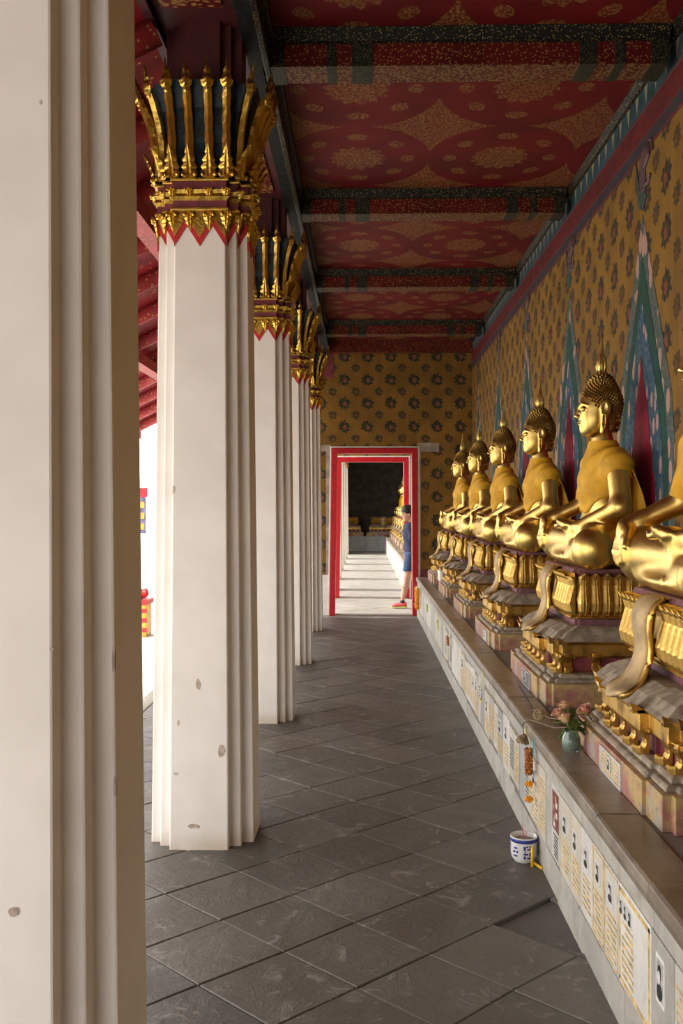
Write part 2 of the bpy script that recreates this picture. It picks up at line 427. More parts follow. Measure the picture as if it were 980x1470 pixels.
def tile_mb(mb, q, z, tz=(0, 0)):
    cx = sum(p[0] for p in q) / len(q); cy = sum(p[1] for p in q) / len(q)
    def zz(p): return z + (p[0] - cx) * tz[0] + (p[1] - cy) * tz[1]
    ins = [(p[0] + (cx - p[0]) * .02, p[1] + (cy - p[1]) * .02) for p in q]
    mb.rings([[(*p, -.03) for p in q], [(*p, zz(p) - .003) for p in q], [(*p, zz(p)) for p in ins]])
far = MB()
for n, (cy, cx, q) in enumerate(tiles):
    z = rt.uniform(-.002, .0); t = (rt.uniform(-.006, .006), rt.uniform(-.006, .006))
    if .45 < cx and 3.38 < cy < 3.68: z, t = -.014, (0, 0)
    if n < 300:
        b = MB(); tile_mb(b, q, z, t); b.build('floor_stone', M['floor' if cy < Y1 else 'floor_pale'], fl)
    else: tile_mb(far, q, z, t)
o = far.build('floor_stones', M['floor_pale'], fl); o['kind'] = 'stuff'

# side wall, end walls
wr = struct(boxo('wall_right', (WX, WX + .2, -9, YE, 0, CZ + .3), M['mural_right']))
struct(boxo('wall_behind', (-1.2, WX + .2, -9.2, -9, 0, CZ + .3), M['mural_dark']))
def end_wall(name, y, th, mat):
    b = MB()
    b.box(-.435, .755, y, y + th, 2.30, CZ + .3); b.box(-1.0, -.435, y, y + th, 0, CZ + .3); b.box(.755, WX, y, y + th, 0, CZ + .3)
    return struct(b.build(name, mat))
wf = end_wall('wall_far', Y1, .14, M['mural_far'])
wf2 = end_wall('wall_far.001', Y2, .14, M['mural_far'])
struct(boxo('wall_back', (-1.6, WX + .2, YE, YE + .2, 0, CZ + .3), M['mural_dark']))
boxo('white_dado', (-1.0, -.438, Y1 - .006, Y1, 0, .56), M['white_paint'], wf)
boxo('maroon_dado', (.76, WX, Y1 - .005, Y1, .535, .64), M['maroon'], wf)
boxo('maroon_corner_panel', (-.60, -.40, Y1 - .006, Y1, 3.27, CZ), M['maroon'], wf)
boxo('plaster_patch', (-.60, -.437, Y1 - .007, Y1, 2.26, 2.345), M['patch'], wf)
boxo('plaster_patch', (.757, 1.05, Y1 - .006, Y1, 2.25, 2.37), M['patch'], wf)
boxo('plaster_patch', (-.50, -.436, Y1 - .008, Y1 - .001, .56, 2.26), M['patch'], wf)
boxo('plaster_patch', (.757, .80, Y1 - .008, Y1 - .001, .60, 2.25), M['patch'], wf)
# door frames: two leaning-in red frames
def door(n, y):
    d = struct(thing('door_%d' % n, '', '')); del d['label'], d['category']
    def bar(nm, poly, y0, y1, mat): 
        b = MB(); b.rings([[(x, y0, z) for x, z in poly], [(x, y1, z) for x, z in poly]]); b.build(nm, mat, d, bevel=.006)
    L0, L1, R0, R1, T = -.455, -.425, .765, .752, 2.305; w_ = .078
    bar('door_post', [(L0, 0), (L0 + w_, 0), (L1 + w_, T - w_), (L1, T)], y - .03, y + .17, M['red'])
    bar('door_post', [(R0, 0), (R1, T), (R1 - w_, T - w_), (R0 - w_, 0)], y - .03, y + .17, M['red'])
    bar('lintel', [(L1, T), (L1 + w_, T - w_), (R1 - w_, T - w_), (R1, T)], y - .03, y + .17, M['red'])
    bar('plaster_edge', [(L0 - .02, 0), (L0, 0), (L1, T), (R1, T), (R0, 0), (R0 + .03, 0), (R1 + .03, T + .022), (L1 - .02, T + .022)], y - .012, y - .001, M['white_paint'])
    boxo('threshold', (L0, R0, y - .02, y + .16, -.02, .012), M['ledge'], d, bevel=.004)
door(1, Y1); door(2, Y2)
struct(boxo('wall_left_shade', (-1.2, -1.05, 30.8, YE, 0, CZ), M['mural_dark']))  # unseen wall, added to keep side light off the far end
struct(boxo('wall_passage', (WX - .10, WX, Y1 + .14, Y2, 0, CZ), M['white_paint']))

# ceiling, beams
ce = struct(boxo('ceiling', (-1.0, WX + .2, -9, YE, CZ, CZ + .25), M['dark_wood']))
beamY = [-2.4, -.05, 2.30, 4.65, 7.0, 9.35, 11.9, 13.25, 17.2, 19.7, 22.2, 24.7, 27.2, 29.7, 32.2]
ends = [-9] + beamY + [YE]
for i in range(3, 9):
    boxo('ceiling_panel', (BX, WX - .02, ends[i] + .15, ends[i + 1] + .05, CZ - .012, CZ), M['ceil'], ce)
# coves beside the wall
b = MB(); b.rings([[(WX, y, CZ - .055), (WX - .022, y, CZ - .050), (WX - .045, y, CZ - .018), (WX - .045, y, CZ - .008), (WX, y, CZ - .008)] for y in (-2, Y1)])
struct(b.build('trim_2', M['cove']))
names = {4.65: 'nearest red and gold ceiling beam above the first full white column',
         7.0: 'second nearest red and gold ceiling beam, above the second full column',
         9.35: 'third nearest red and gold ceiling beam, above the third full column',
         11.9: 'far red and gold ceiling beam, last before the doorway wall'}
for y in beamY:
    if y > 13: 
        struct(boxo('trim_3', (BX - .5, WX, y, y + .2, SZ, CZ), M['beam'])); continue
    t = thing('ceiling_beam', names.get(y, 'red ceiling beam overhead, out of the picture %s' % ('above the camera' if y > 2 else 'behind the camera')), 'beam', (0, y, 0))
    if y not in names: t['label'] = {2.30: 'red ceiling beam straight above the nearest big pillar', -.05: 'red ceiling beam above the camera', -2.4: 'red ceiling beam behind the camera'}[y]
    tilt = .012 if y == 4.65 else 0
    b = MB(); b.box(BX - .01, WX - .05, 0, .19, SZ + .004, CZ); b.build('beam_body', M['beam'], t)
    boxo('beam_underside', (BX - .008, WX - .052, .004, .186, SZ, SZ + .006), M['soffit'], t)
    b = MB(); b.rings([[(x, 0, CZ - .075), (x, -.018, CZ - .068), (x, -.045, CZ - .015), (x, -.045, CZ), (x, 0, CZ)] for x in (BX, WX - .05)])
    b.build('gilded_cove', M['cove'], t)
    for x0, x1 in ((BX, BX + .10), (BX + .30, BX + .345), (BX + .42, BX + .52), (WX - .47, WX - .39), (WX - .30, WX - .255), (WX - .13, WX - .05)):
        bb = MB(); bb.box(x0, x1, -.004, .194, SZ - .003, CZ - .075); bb.build('green_band', M['green_band'], t)
# the long beam over the columns
t = thing('column_beam', 'long red beam with gold scale pattern running on top of the row of white columns', 'beam', (0, 0, 0))
b = MB(); b.box(-.97, -.90, -9, YE, SZ, CZ); b.box(-.90, -.54, -9, YE, SZ + .05, CZ); b.build('beam_body', M['dark_wood'], t)
boxo('inner_board', (-.54, BX, -9, YE, SZ, CZ), M['dark_board'], t)
boxo('inner_moulding', (BX, BX + .03, -3, Y1, SZ - .01, SZ + .05), M['cove'], t, bevel=.006)
boxo('upper_moulding', (BX, BX + .05, -3, Y1, CZ - .07, CZ), M['cove'], t, bevel=.006)
for i in range(3, 8):
    y0 = [0, 0, 0, 2.01, 4.48, 6.95, 9.42, 11.89][i]
    boxo('scale_panel', (-.86, -.60, y0 + .32, y0 + 2.15, SZ + .035, SZ + .05), M['scale'], t)
# painted bands at the top of the side wall
for z0, z1, mt in ((CZ - .17, CZ - .02, 'fr_blue'), (CZ - .182, CZ - .17, 'fr_line'), (CZ - .31, CZ - .182, 'fr_red'), (CZ - .318, CZ - .31, 'fr_line'), (CZ - .385, CZ - .318, 'fr_grey'), (CZ - .40, CZ - .385, 'fr_line')):
    boxo('painted_band', (WX - .003, WX, -1, Y1, z0, z1), M[mt], wr)

# painted aureoles behind the statues
def plate(name, pts, th, mat, yc, parent):
    b = MB(); b.rings([[(WX, yc + y, z) for y, z in pts], [(WX - th, yc + y, z) for y, z in pts]]); return b.build(name, mat, parent)
def mirror(r): return [(y, z) for y, z in r] + [(-y, z) for y, z in r[::-1] if y > 0]
SY = [3.48 + 1.84 * k for k in range(6)]
for k, y in enumerate(SY):
    yc = y - .07
    plate('painted_aureole', mirror([(0, 3.06), (.15, 2.76), (.35, 2.35), (.49, 2.06), (.54, 1.8), (.54, 1.1), (.54, .6)]), .003, M['blossom_edge'], yc, wr)
    plate('painted_lattice', mirror([(0, 2.84), (.11, 2.60), (.27, 2.28), (.38, 2.03), (.44, 1.75), (.44, .6)]), .005, M['lattice'], yc, wr)
    plate('painted_blossoms', mirror([(0, 2.60), (.07, 2.45), (.20, 2.22), (.30, 1.98), (.37, 1.72), (.40, .6)]), .007, M['blossom_blue'], yc, wr)
    plate('painted_flame', mirror([(0, 2.30), (.03, 2.18), (.10, 2.05), (.145, 1.9), (.15, 1.84), (.18, 1.80), (.19, 1.7), (.235, 1.62), (.25, 1.5), (.25, .7)]), .010, M['flame'], yc, wr)
    # small winged figure painted above each aureole
    plate('painted_figure_body', [(.05, 3.14), (-.02, 3.12), (-.07, 3.20), (-.05, 3.30), (-.10, 3.36), (-.03, 3.42), (.04, 3.36), (.06, 3.25)], .004, M['figure_paint'], yc, wr)
    plate('painted_figure_wing', [(.05, 3.20), (.13, 3.40), (.10, 3.22), (.08, 3.12), (-.01, 3.08), (-.08, 3.14), (-.02, 3.18)], .005, M['figure_green'], yc, wr)
    b = MB(); b.tube([(WX - .002, yc - .05, 3.30), (WX - .002, yc - .13, 3.34), (WX - .002, yc - .11, 3.42), (WX - .002, yc - .17, 3.40), (WX - .002, yc - .19, 3.34)], .013, 6)
    b.tube([(WX - .002, yc - .04, 3.20), (WX - .002, yc - .12, 3.20), (WX - .002, yc - .15, 3.23)], .011, 6); b.build('painted_figure_tail', M['figure_paint'], wr)

# eave over the open side
pr = struct(thing('ceiling_eave', '', '')); del pr['label'], pr['category']
sl = lambda x: 3.62 + (x + .9) * .50
b = MB(); b.rings([[(-.9, y, sl(-.9)), (-3.05, y, sl(-3.05)), (-3.05, y, sl(-3.05) + .12), (-.9, y, sl(-.9) + .5)] for y in (-9, 13.3)]); b.build('eave_panel', M['eave'], pr)
for k in range(20):
    y = 1.12 + .78 * k
    if y > 13.2: break
    b = MB(); b.tube([(-.9, y, sl(-.9) - .045), (-3.0, y, sl(-3.0) - .045)], .062, 10); b.build('rafter', M['rafter'], pr, smooth=True)
boxo('fascia', (-3.15, -3.03, -9, 13.3, sl(-3.05) - .12, sl(-3.05) + .10), M['trim_red'], pr)
boxo('fascia_white_edge', (-3.19, -3.15, -9, 13.3, sl(-3.05) - .02, sl(-3.05) + .10), M['white_paint'], pr)
for k, x in enumerate((-1.35, -2.1)): 
    boxo('purlin', (x - .06, x + .06, -9, 13.3, sl(x) - .20, sl(x) - .10), M['rafter'], pr)
boxo('roof_slab', (-1.2, WX + .3, -9.2, YE + .3, CZ + .25, CZ + .4), M['dark_wood'], ce)

# ------------------------------------------------------------------ columns
def redent(h, k=1.0, grow=0.0):
    a, s_ = .13, .05; P = [(a, -h), (a, -h + s_), (a + s_, -h + s_), (a + s_, -a), (h, -a)]
    # convex/concave path for one quadrant, scaled so that h is the half width
    q = [(.13, -.23), (.13, -.18), (.18, -.18), (.18, -.13), (.23, -.13)]
    out = []
    for r in range(4):
        c, s2 = [(1, 0), (0, 1), (-1, 0), (0, -1)][r]
        for x, y in q: out.append((x * c - y * s2, x * s2 + y * c))
    f = h / .23
    return [(x * f + grow * (1 if x > 0 else -1), y * f + grow * (1 if y > 0 else -1)) for x, y in out]
def ring(h, z, grow=0): return [(x, y, z) for x, y in redent(h, grow=grow)]
TOP = 2.60
hw = lambda z: .23 - .030 * z / 2.7
def facets(h):
    P = redent(h); return [(P[i], P[(i + 1) % 20]) for i in range(20)]
def strip(mb, a, b, zl, zu, off, th=.006):
    """a plate along facet a-b between the height functions, standing off the face"""
    d = Vector((b[0] - a[0], b[1] - a[1], 0)).normalized(); n = Vector((d.y, -d.x, 0)) * off; L = len(zl)
    F, Bk = [], []
    for i in range(L):
        t = i / (L - 1); p = Vector((a[0] + (b[0] - a[0]) * t, a[1] + (b[1] - a[1]) * t, 0))
        F.append((p + n, zl[i], zu[i]))
    for i in range(L - 1):
        (p, l0, u0), (q, l1, u1) = F[i], F[i + 1]
        bi = n.normalized() * -off
        v = [(p.x, p.y, l0), (q.x, q.y, l1), (q.x, q.y, u1), (p.x, p.y, u0)]
        v2 = [(x + bi.x, y + bi.y, z) for x, y, z in v]
        mb.add(v + v2, [(0, 1, 2, 3), (7, 6, 5, 4), (0, 4, 5, 1), (3, 2, 6, 7), (0, 3, 7, 4), (1, 5, 6, 2)])
def zig(k):
    """lower edge heights along facet k of the 20: the long faces have two peaks, the steps slope"""
    lo, hi = 2.645, 2.735
    m = k % 5
    if m == 4: return [lo, hi, lo + .0, hi, lo]     # long face
    if m in (0, 2): return [hi, lo + .01] if m == 0 else [hi, lo + .01]
    return [lo + .01, hi]
def frond_mesh():
    b = MB(); n = 9; R = []
    for i in range(n):
        t = i / (n - 1); z = t * .33; x = .075 * t ** 2.2; wd = .0175 * (1 - .15 * t) + .003 * (i % 2)
        R.append([(x - .012, -wd, z), (x + .006, -wd, z), (x + .020, 0, z), (x + .006, wd, z), (x - .012, wd, z)])
    b.rings(R)
    # flame shaped leaf at the tip, serrated
    tip = [(.0, .012), (.016, .025), (.034, .0285), (.042, .020), (.058, .0215), (.066, .014), (.080, .0145), (.100, .006), (.135, .001)]
    R = []
    for s_, wd in tip:
        x = .068 + s_ * .28 + (.012 if s_ < .05 else 0); z = .315 + s_ * .92
        R.append([(x - .010, 0, z), (x, -wd, z), (x + .016 * (1 - s_ / .14) + .003, 0, z + .003), (x, wd, z)])
    b.rings(R)
    b.ball((.075, 0, .318), (.018, .017, .02), 6, 5)
    return b.mesh('frond', M['cap_gold'])
def leaf_mesh(h=.13, wd=.036, out=.05, nm='crown_leaf'):
    b = MB(); R = []
    prof = [(0, .7), (.12, 1.0), (.25, .78), (.32, 1.0), (.48, .66), (.54, .8), (.72, .38), (.78, .42), (1, .03)]
    for t, k in prof:
        x = out * t ** 1.6; z = h * t; v = wd * k
        R.append([(x - .010, 0, z), (x, -v, z), (x + .014 * (1 - .6 * t), -v * .3, z), (x + .006, 0, z), (x + .014 * (1 - .6 * t), v * .3, z), (x, v, z)])
    b.rings(R); b.ball((.012, wd * .75, .012), (.010, .010, .012), 6, 4); b.ball((.012, -wd * .75, .012), (.010, .010, .012), 6, 4)
    return b.mesh(nm, M['cap_gold'])
FR, LF = frond_mesh(), leaf_mesh()
LS = leaf_mesh(.085, .026, -.012, 'pendant')
def spots(h):
    """outward placing points along the redented outline: 4 on each long face, 1 on each corner step"""
    f = h / .23; out = []
    for r in range(4):
        a = r * math.pi / 2; c, s_ = math.cos(a), math.sin(a)
        for x, y, an in ((-.13, -.23, -.16), (-.047, -.23, -.05), (.047, -.23, .05), (.13, -.23, .16), (.185, -.185, math.pi / 4)):
            x *= f; y *= f; out.append((x * c - y * s_, x * s_ + y * c, -math.pi / 2 + an + a))
    return out
def column(y, label, x=-.715, group='white columns along the open side'):
    t = thing('temple_column', label, 'column', (x, y, 0), 0, group)
    b = MB(); b.rings([ring(hw(0), -.02), ring(hw(.9), .9), ring(hw(1.8), 1.8), ring(hw(2.80), 2.80)]); b.build('shaft', M['plaster'], t, bevel=.006)
    fs = facets(hw(2.7)); r_, g_ = MB(), MB()
    for k, (a, c) in enumerate(fs):
        z = zig(k)
        if k % 5 == 4: z = [2.645, 2.735, 2.645, 2.735, 2.645]
        strip(r_, a, c, z, [q + .042 for q in z], .006); strip(g_, a, c, [q + .038 for q in z], [2.81] * len(z), .010)
    r_.build('red_zigzag_trim', M['trim_red'], t); g_.build('gilt_apron', M['cap_gold'], t)
    h = hw(2.75)
    def bandp(nm, z0, z1, grow, mt, bev=.004): 
        bb = MB(); bb.rings([ring(h, z0, grow), ring(h, z1, grow)]); bb.build(nm, M[mt], t, bevel=bev)
    bandp('gilt_band', 2.80, 2.815, .016, 'cap_gold'); bandp('maroon_band', 2.815, 2.845, .006, 'maroon', 0)
    bb = MB(); bb.rings([ring(h, 2.845, .008), ring(h, 2.86, .022), ring(h, 2.875, .014), ring(h, 2.89, .024), ring(h, 2.895, .008)]); bb.build('ornate_gilt_band', M['cap_gold'], t)
    bandp('maroon_band', 2.895, 2.93, .004, 'maroon', 0); bandp('gilt_band', 2.93, 2.945, .016, 'cap_gold')
    bb = MB(); bb.rings([ring(h, 2.945, -.004), ring(h, 3.1, 0), ring(h, 3.25, .018), ring(h, 3.36, .05)]); bb.build('blue_mosaic_core', M['blue_glass'], t)
    bb = MB(); bb.rings([ring(h, 3.36, -.03), ring(h, SZ + .06, -.03)]); bb.build('column_head', M['dark_wood'], t)
    for sx, sy, an in spots(h + .008):
        o = link('frond', FR, t, loc=(sx, sy, 2.99)); o.rotation_euler = (0, 0, an)
        o = link('crown_leaf', LF, t, loc=(sx + .008 * math.cos(an), sy + .008 * math.sin(an), 2.945)); o.rotation_euler = (0, 0, an)
        o = link('pendant', LS, t, loc=(sx + .006 * math.cos(an), sy + .006 * math.sin(an), 2.795)); o.rotation_euler = (math.pi, 0, 0); o.rotation_euler = (Matrix.Rotation(an, 3, 'Z') @ Matrix.Rotation(math.pi, 3, 'X')).to_euler()
        o = link('pendant', LS, t, loc=(sx + .012 * math.cos(an), sy + .012 * math.sin(an), 2.895)); o.rotation_euler = (Matrix.Rotation(an, 3, 'Z') @ Matrix.Rotation(math.pi, 3, 'X')).to_euler(); o.scale = (1, .8, .55)
    return t
c0 = column(2.05, 'huge white column at the left edge, nearest to the viewer, its top out of view')
cs = snapshot(c0); c0.location.x = -.708
for k in range(3): dup(cs, (-.715, -2.93 - 2.47 * k, 0), 'white column behind the camera, out of the picture, %s of those' % ['nearest', 'middle', 'farthest'][k])
cl = ['white column with gold lotus capital, the first one seen whole', 'white column with gold lotus capital directly behind the first whole one',
      'white column with gold lotus capital, third one seen down the row', 'white column with small gold capital, last before the red doorway']
for k, l in enumerate(cl): dup(cs, (-.715, 4.48 + 2.47 * k, 0), l)
for k in range(6):
    dup(cs, (-.66, 17.6 + 2.6 * k, 0), 'white column beyond the red doorway, %s along that row' % ['first', 'second', 'third', 'fourth', 'fifth', 'last'][k], group='white columns beyond the doorway')

# chips and bare patches in the plaster
def chip(col_, x, z, w_, h_, side, rng, sx=0):
    pts = [(math.cos(a * .785) * w_ * rng.uniform(.6, 1.1), math.sin(a * .785) * h_ * rng.uniform(.6, 1.1)) for a in range(8)]
    b = MB(); h = hw(z)
    if side == 'front': R = [[(x + p, -h * 1 - d, z + q) for p, q in pts] for d in (-.004, .0012)]
    else: R = [[(h + d, x + p, z + q) for p, q in pts] for d in (-.004, .0012)]
    b.rings(R); b.build('bare_patch', M['bare'], col_)
M['bare'] = plain('bare_plaster_patch', (.50, .42, .34), .9, var=.3, scale=40)
cc = [o for o in bpy.data.objects if o.get('category') == 'column']
rc = random.Random(2)
for x, z, w_, h_ in ((-.005, .72, .012, .028), (.098, .43, .018, .045), (-.02, .10, .030, .012), (-.09, .55, .006, .014), (-.10, .33, .012, .008)): chip(cc[4], x, z, w_, h_, 'front', rc)
for x, z, w_, h_ in ((.05, .735, .012, .012), (-.03, .73, .010, .022), (.095, 2.27, .003, .006), (.12, 1.23, .005, .006)): chip(cc[0], x, z, w_, h_, 'front', rc)
for x, z, w_, h_ in ((-.125, 1.20, .006, .028), (-.125, .94, .006, .024)): chip(cc[0], x, z, w_, h_, 'side', rc)

# ------------------------------------------------------------------ plinth under the statues
def text_rows(mb, y0, y1, z0, z1, n, x, rng, h=.010, mi=0):
    """rows of short raised strokes standing for unreadable engraved lettering"""
    for r in range(n):
        z = z1 - (z1 - z0) * (r + .5) / n; y = y0 + rng.uniform(0, .012); e = y1 - (rng.uniform(0, .3) * (y1 - y0) if rng.random() < .35 else 0)
        while y < e:
            L = rng.uniform(.008, .026); 
            if y + L < y1: mb.box(x - .0012, x, y, y + L, z - h * rng.uniform(.35, .55), z + h * rng.uniform(.3, .55), mi)
            y += L + rng.uniform(.003, .008)
def portrait(parent, y0, y1, z0, z1, x, style=0):
    b = MB(); w_, h_ = y1 - y0, z1 - z0; yc = (y0 + y1) / 2
    b.box(x - .003, x, y0, y1, z0, z1, 0); b.box(x - .004, x - .003, y0 + w_ * .12, y1 - w_ * .12, z0 + h_ * .1, z1 - h_ * .1, 1)
    def disc(cy, cz, ry, rz, xx, mi):
        P = [(cy + ry * math.cos(a * math.pi / 6), cz + rz * math.sin(a * math.pi / 6)) for a in range(12)]
        b.rings([[(xx, p, q) for p, q in P], [(xx - .001, p, q) for p, q in P]], mi)
    disc(yc, z0 + h_ * .27, w_ * .31, h_ * .17, x - .004, 2); disc(yc, z0 + h_ * .66, w_ * .18, h_ * .17, x - .0045, 2); disc(yc, z0 + h_ * .57, w_ * .14, h_ * .14, x - .0055, 3)
    o = b.build('portrait_photo', [M['photo_white'], M['photo_grey'], M['black'], M['photo_skin'] if style else M['photo_white']], parent)
def border(mb, y0, y1, z0, z1, x, w_=.006, mi=0):
    for a in ((y0, y1, z0, z0 + w_), (y0, y1, z1 - w_, z1), (y0, y0 + w_, z0, z1), (y1 - w_, y1, z0, z1)): mb.box(x - .001, x, *a, mi)
rp = random.Random(11)
def plinth(y0, y1, edges, label, detail=True):
    t = thing('statue_plinth', label, 'plinth', (0, 0, 0))
    boxo('plinth_body', (PX + .004, WX - .012, y0, y1, -.02, .528), M['ledge'], t)
    # grey base course and top course in stones
    y = y0
    while y < y1:
        L = rp.uniform(.55, .95); e = min(y1, y + L)
        boxo('base_stone', (PX - .006, PX + .02, y + .002, e - .002, -.02, .118 + rp.uniform(-.012, .012)), M['plinth'], t, bevel=.004); y = e
    y = y0
    while y < y1:
        L = rp.uniform(.30, .52); e = min(y1, y + L)
        boxo('top_stone', (PX - .002, PX + .02, y + .0015, e - .0015, .412, .470), M['plinth'], t, bevel=.002); y = e
    y = y0; js = [2.52, 3.08, 3.66, 4.26, 4.95, 5.67]
    while y < y1:
        e = next((j for j in js if j > y + .1), None) or y + rp.uniform(.6, 1.1)
        e = min(e, y1)
        b = MB(); z = .535 + rp.uniform(-.002, .002)
        b.rings([[(.872, yy, .470), (PX - .004, yy, .470), (PX - .016, yy, .480), (PX - .020, yy, .503), (PX - .016, yy, z - .006), (PX - .006, yy, z), (.872, yy, z)] for yy in (y + .002, e - .002)])
        b.build('coping_stone', M['coping'], t, bevel=.003); y = e
    for k, (a, e, mt, kind) in enumerate(edges):
        x = PX - (.004 if kind != 'stone' else .001); zb, zt = .122, .410
        if kind == 'poster': x = PX - .005; zb, zt = .13, .415
        elif kind == 'stone': zb, zt = .121, .411
        elif a > 4: zb = .122 + rp.uniform(0, .03); zt = .410 - rp.uniform(0, .03)
        p = boxo('marble_panel', (x, PX + .02, a + .0025, e - .0025, zb, zt), M[mt], t, bevel=.002)
        w_ = e - a; b = MB()
        if kind == 'tall':   # long inscription with portrait on top
            text_rows(b, a + .02, e - .02, zb + .02, zb + .16, 7, x, rp); border(b, a + .008, e - .008, zb + .008, zt - .006, x)
            b.build('inscription', M['inlay'], p); portrait(p, a + w_ * .32, e - w_ * .32, zt - .105, zt - .035, x)
        elif kind == 'text':
            text_rows(b, a + .012, e - .012, zb + .03, zt - .04, 11, x, rp, .009); b.build('inscription', M['inlay'], p)
        elif kind == 'blacktext':
            text_rows(b, a + .012, e - .012, zb + .05, zt - .05, 9, x, rp, .007); b.build('inscription', M['black'], p)
        elif kind == 'big':
            text_rows(b, a + .16, e - .03, zb + .03, zt - .09, 8, x, rp); border(b, a + .01, e - .01, zb + .01, zt - .01, x, .012); b.build('inscription', M['inlay'], p)
            for q in (.60, .74, .88): portrait(p, a + w_ * q - .017, a + w_ * q + .017, zt - .085, zt - .035, x)
        elif kind == 'photo':
            portrait(p, a + w_ * .36, e - w_ * .27, zb + .13, zt - .035, x)
        elif kind == 'poster':
            b.box(x - .001, x, a + .02, e - .02, zb + .12, zt - .02, 0)
            for q in range(7): b.box(x - .002, x - .001, a + .03, e - .035 - rp.uniform(0, .03), zb + .02 + q * .013, zb + .024 + q * .013, 1)
            for q in range(6):
                yy = a + .035 + rp.uniform(0, w_ - .09); zz = zb + .13 + q * .02
                b.box(x - .002, x - .001, yy, yy + .03, zz, zz + .022, 2 if q % 2 else 3)
            b.build('colour_print', [M['photo_brown'], M['black'], M['photo_skin'], M['photo_white']], p)
        elif kind == 'portrait':
            portrait(p, a + w_ * .3, e - w_ * .3, zt - .12, zt - .045, x); text_rows(b, a + .02, e - .02, zb + .03, zt - .14, 6, x, rp); b.build('inscription', M['inlay'], p)
    return t
ed = [(1.95, 2.35, 'marble', 'text'), (2.35, 2.54, 'plinth', 'photo'), (2.54, 2.86, 'marble', 'big'), (2.86, 3.03, 'marble', 'tall'), (3.03, 3.18, 'marble_cream', 'tall'),
      (3.18, 3.35, 'marble', 'portrait'), (3.35, 3.52, 'marble_cream', 'portrait'), (3.52, 3.70, 'marble_cream', 'portrait'), (3.70, 3.86, 'marble', 'poster'),
      (3.86, 3.99, 'plinth', 'stone'), (3.99, 4.16, 'marble_cream', 'text'), (4.16, 4.36, 'marble', 'tall'), (4.36, 4.50, 'marble', 'blacktext'), (4.50, 4.66, 'marble_grey', 'stone'), (4.66, 4.80, 'marble_cream', 'text')]
y = 4.80
while y < Y1 - .15:
    L = rp.choice((.13, .16, .16, .17, .22, .30)); e = min(y + L, Y1)
    r = rp.random()
    ed.append((y, e, rp.choice(('marble', 'marble', 'marble_cream', 'marble_cream', 'marble_grey', 'plinth')), 'stone' if r < .2 or y > 9 else rp.choice(('text', 'portrait', 'tall', 'blacktext')))); y = e
plinth(-1.2, Y1, ed, 'long marble-faced plinth with memorial panels along the right side, under the near row of statues')
ed2 = []; y = Y2 + .15
while y < YE - 1: ed2.append((y, y + .3, rp.choice(('marble', 'marble_cream')), 'stone')); y += .3
plinth(Y2 + .15, YE - .705, ed2, 'marble-faced plinth seen through the red doorway, under the distant statues')
t = tag(boxo('cross_plinth', (-1.0, WX - .015, YE - .7, YE - .004, -.02, .50), M['marble_grey'], bevel=.01), 'low stone plinth across the dark far end beyond the doorway', 'plinth')
# ------------------------------------------------------------------ statues
# local frame: facing -X, its left hand towards -Y, seat at z = 0
def b_torso(P):
    P = P * np.array([1, 1, 1], np.float32)
    d = U(P, .06, ell(P, (.035, 0, .13), (.16, .23, .15)), ell(P, (.03, 0, .27), (.105, .145, .17)), ell(P, (.025, 0, .45), (.108, .195, .155)),
          cap(P, (.045, -.22, .548), (.045, .22, .548), .060), cap(P, (.035, 0, .56), (.025, 0, .68), .075, .058))
    return d
def b_larm(P):
    d = U(P, .03, cap(P, (.040, -.265, .525), (.035, -.345, .31), .060, .050), cap(P, (.035, -.345, .31), (-.135, -.16, .205), .050, .034))
    d = sm_union(d, cap(P, (-.135, -.16, .205), (-.175, -.08, .195), .034, .030), .02)
    return d
def b_lhand(P):
    d = ell(P, (-.17, -.07, .215), (.050, .070, .030))
    for i in range(4): d = sm_union(d, U(P, .01, cap(P, (-.142 - i * .022, -.03, .215), (-.148 - i * .022, .03, .208), .0150, .0135), cap(P, (-.148 - i * .022, .03, .208), (-.150 - i * .020, .085 - abs(i - 1.3) * .012, .222), .0135, .011)), .010)
    return sm_union(d, U(P, .01, cap(P, (-.190, -.11, .218), (-.214, -.060, .232), .019, .016), cap(P, (-.214, -.060, .232), (-.218, -.020, .240), .016, .012)), .015)
def b_rarm(P):
    d = U(P, .03, cap(P, (.040, .265, .525), (.03, .37, .34), .060, .050), cap(P, (.03, .37, .34), (-.145, .40, .255), .050, .036))
    return sm_union(d, cap(P, (-.145, .40, .262), (-.205, .40, .235), .034, .032), .02)
def b_rhand(P):
    d = ell(P, (-.205, .40, .205), (.036, .052, .055))
    for i in range(4):
        y = .360 + i * .026
        d = sm_union(d, U(P, .006, cap(P, (-.222, y, .185), (-.236, y, .13), .0155, .0140), cap(P, (-.236, y, .13), (-.232, y - .002, .075 + abs(i - 1.4) * .012), .0140, .011)), .006)
    return sm_union(d, cap(P, (-.205, .352, .215), (-.228, .322, .155), .017, .013), .012)
def b_legs(P):
    d = U(P, .045, cap(P, (.06, -.16, .115), (-.120, -.40, .105), .118, .103), cap(P, (.06, .16, .115), (-.120, .40, .112), .118, .110))
    s = cap(P, (-.115, -.40, .085), (-.13, .12, .065), .090, .062)
    s2 = cap(P, (-.120, .40, .125), (-.125, -.10, .135), .105, .065)
    d = sm_union(d, s, .03); d = sm_union(d, s2, .025)
    d = sm_union(d, cap(P, (-.12, -.10, .155), (-.09, -.28, .185), .052, .036), .03)
    d = sm_union(d, cap(P, (-.14, .12, .055), (-.16, .30, .045), .050, .034), .03)
    d = sm_union(d, ell(P, (-.01, 0, .045), (.215, .42, .055)), .03)
    return d
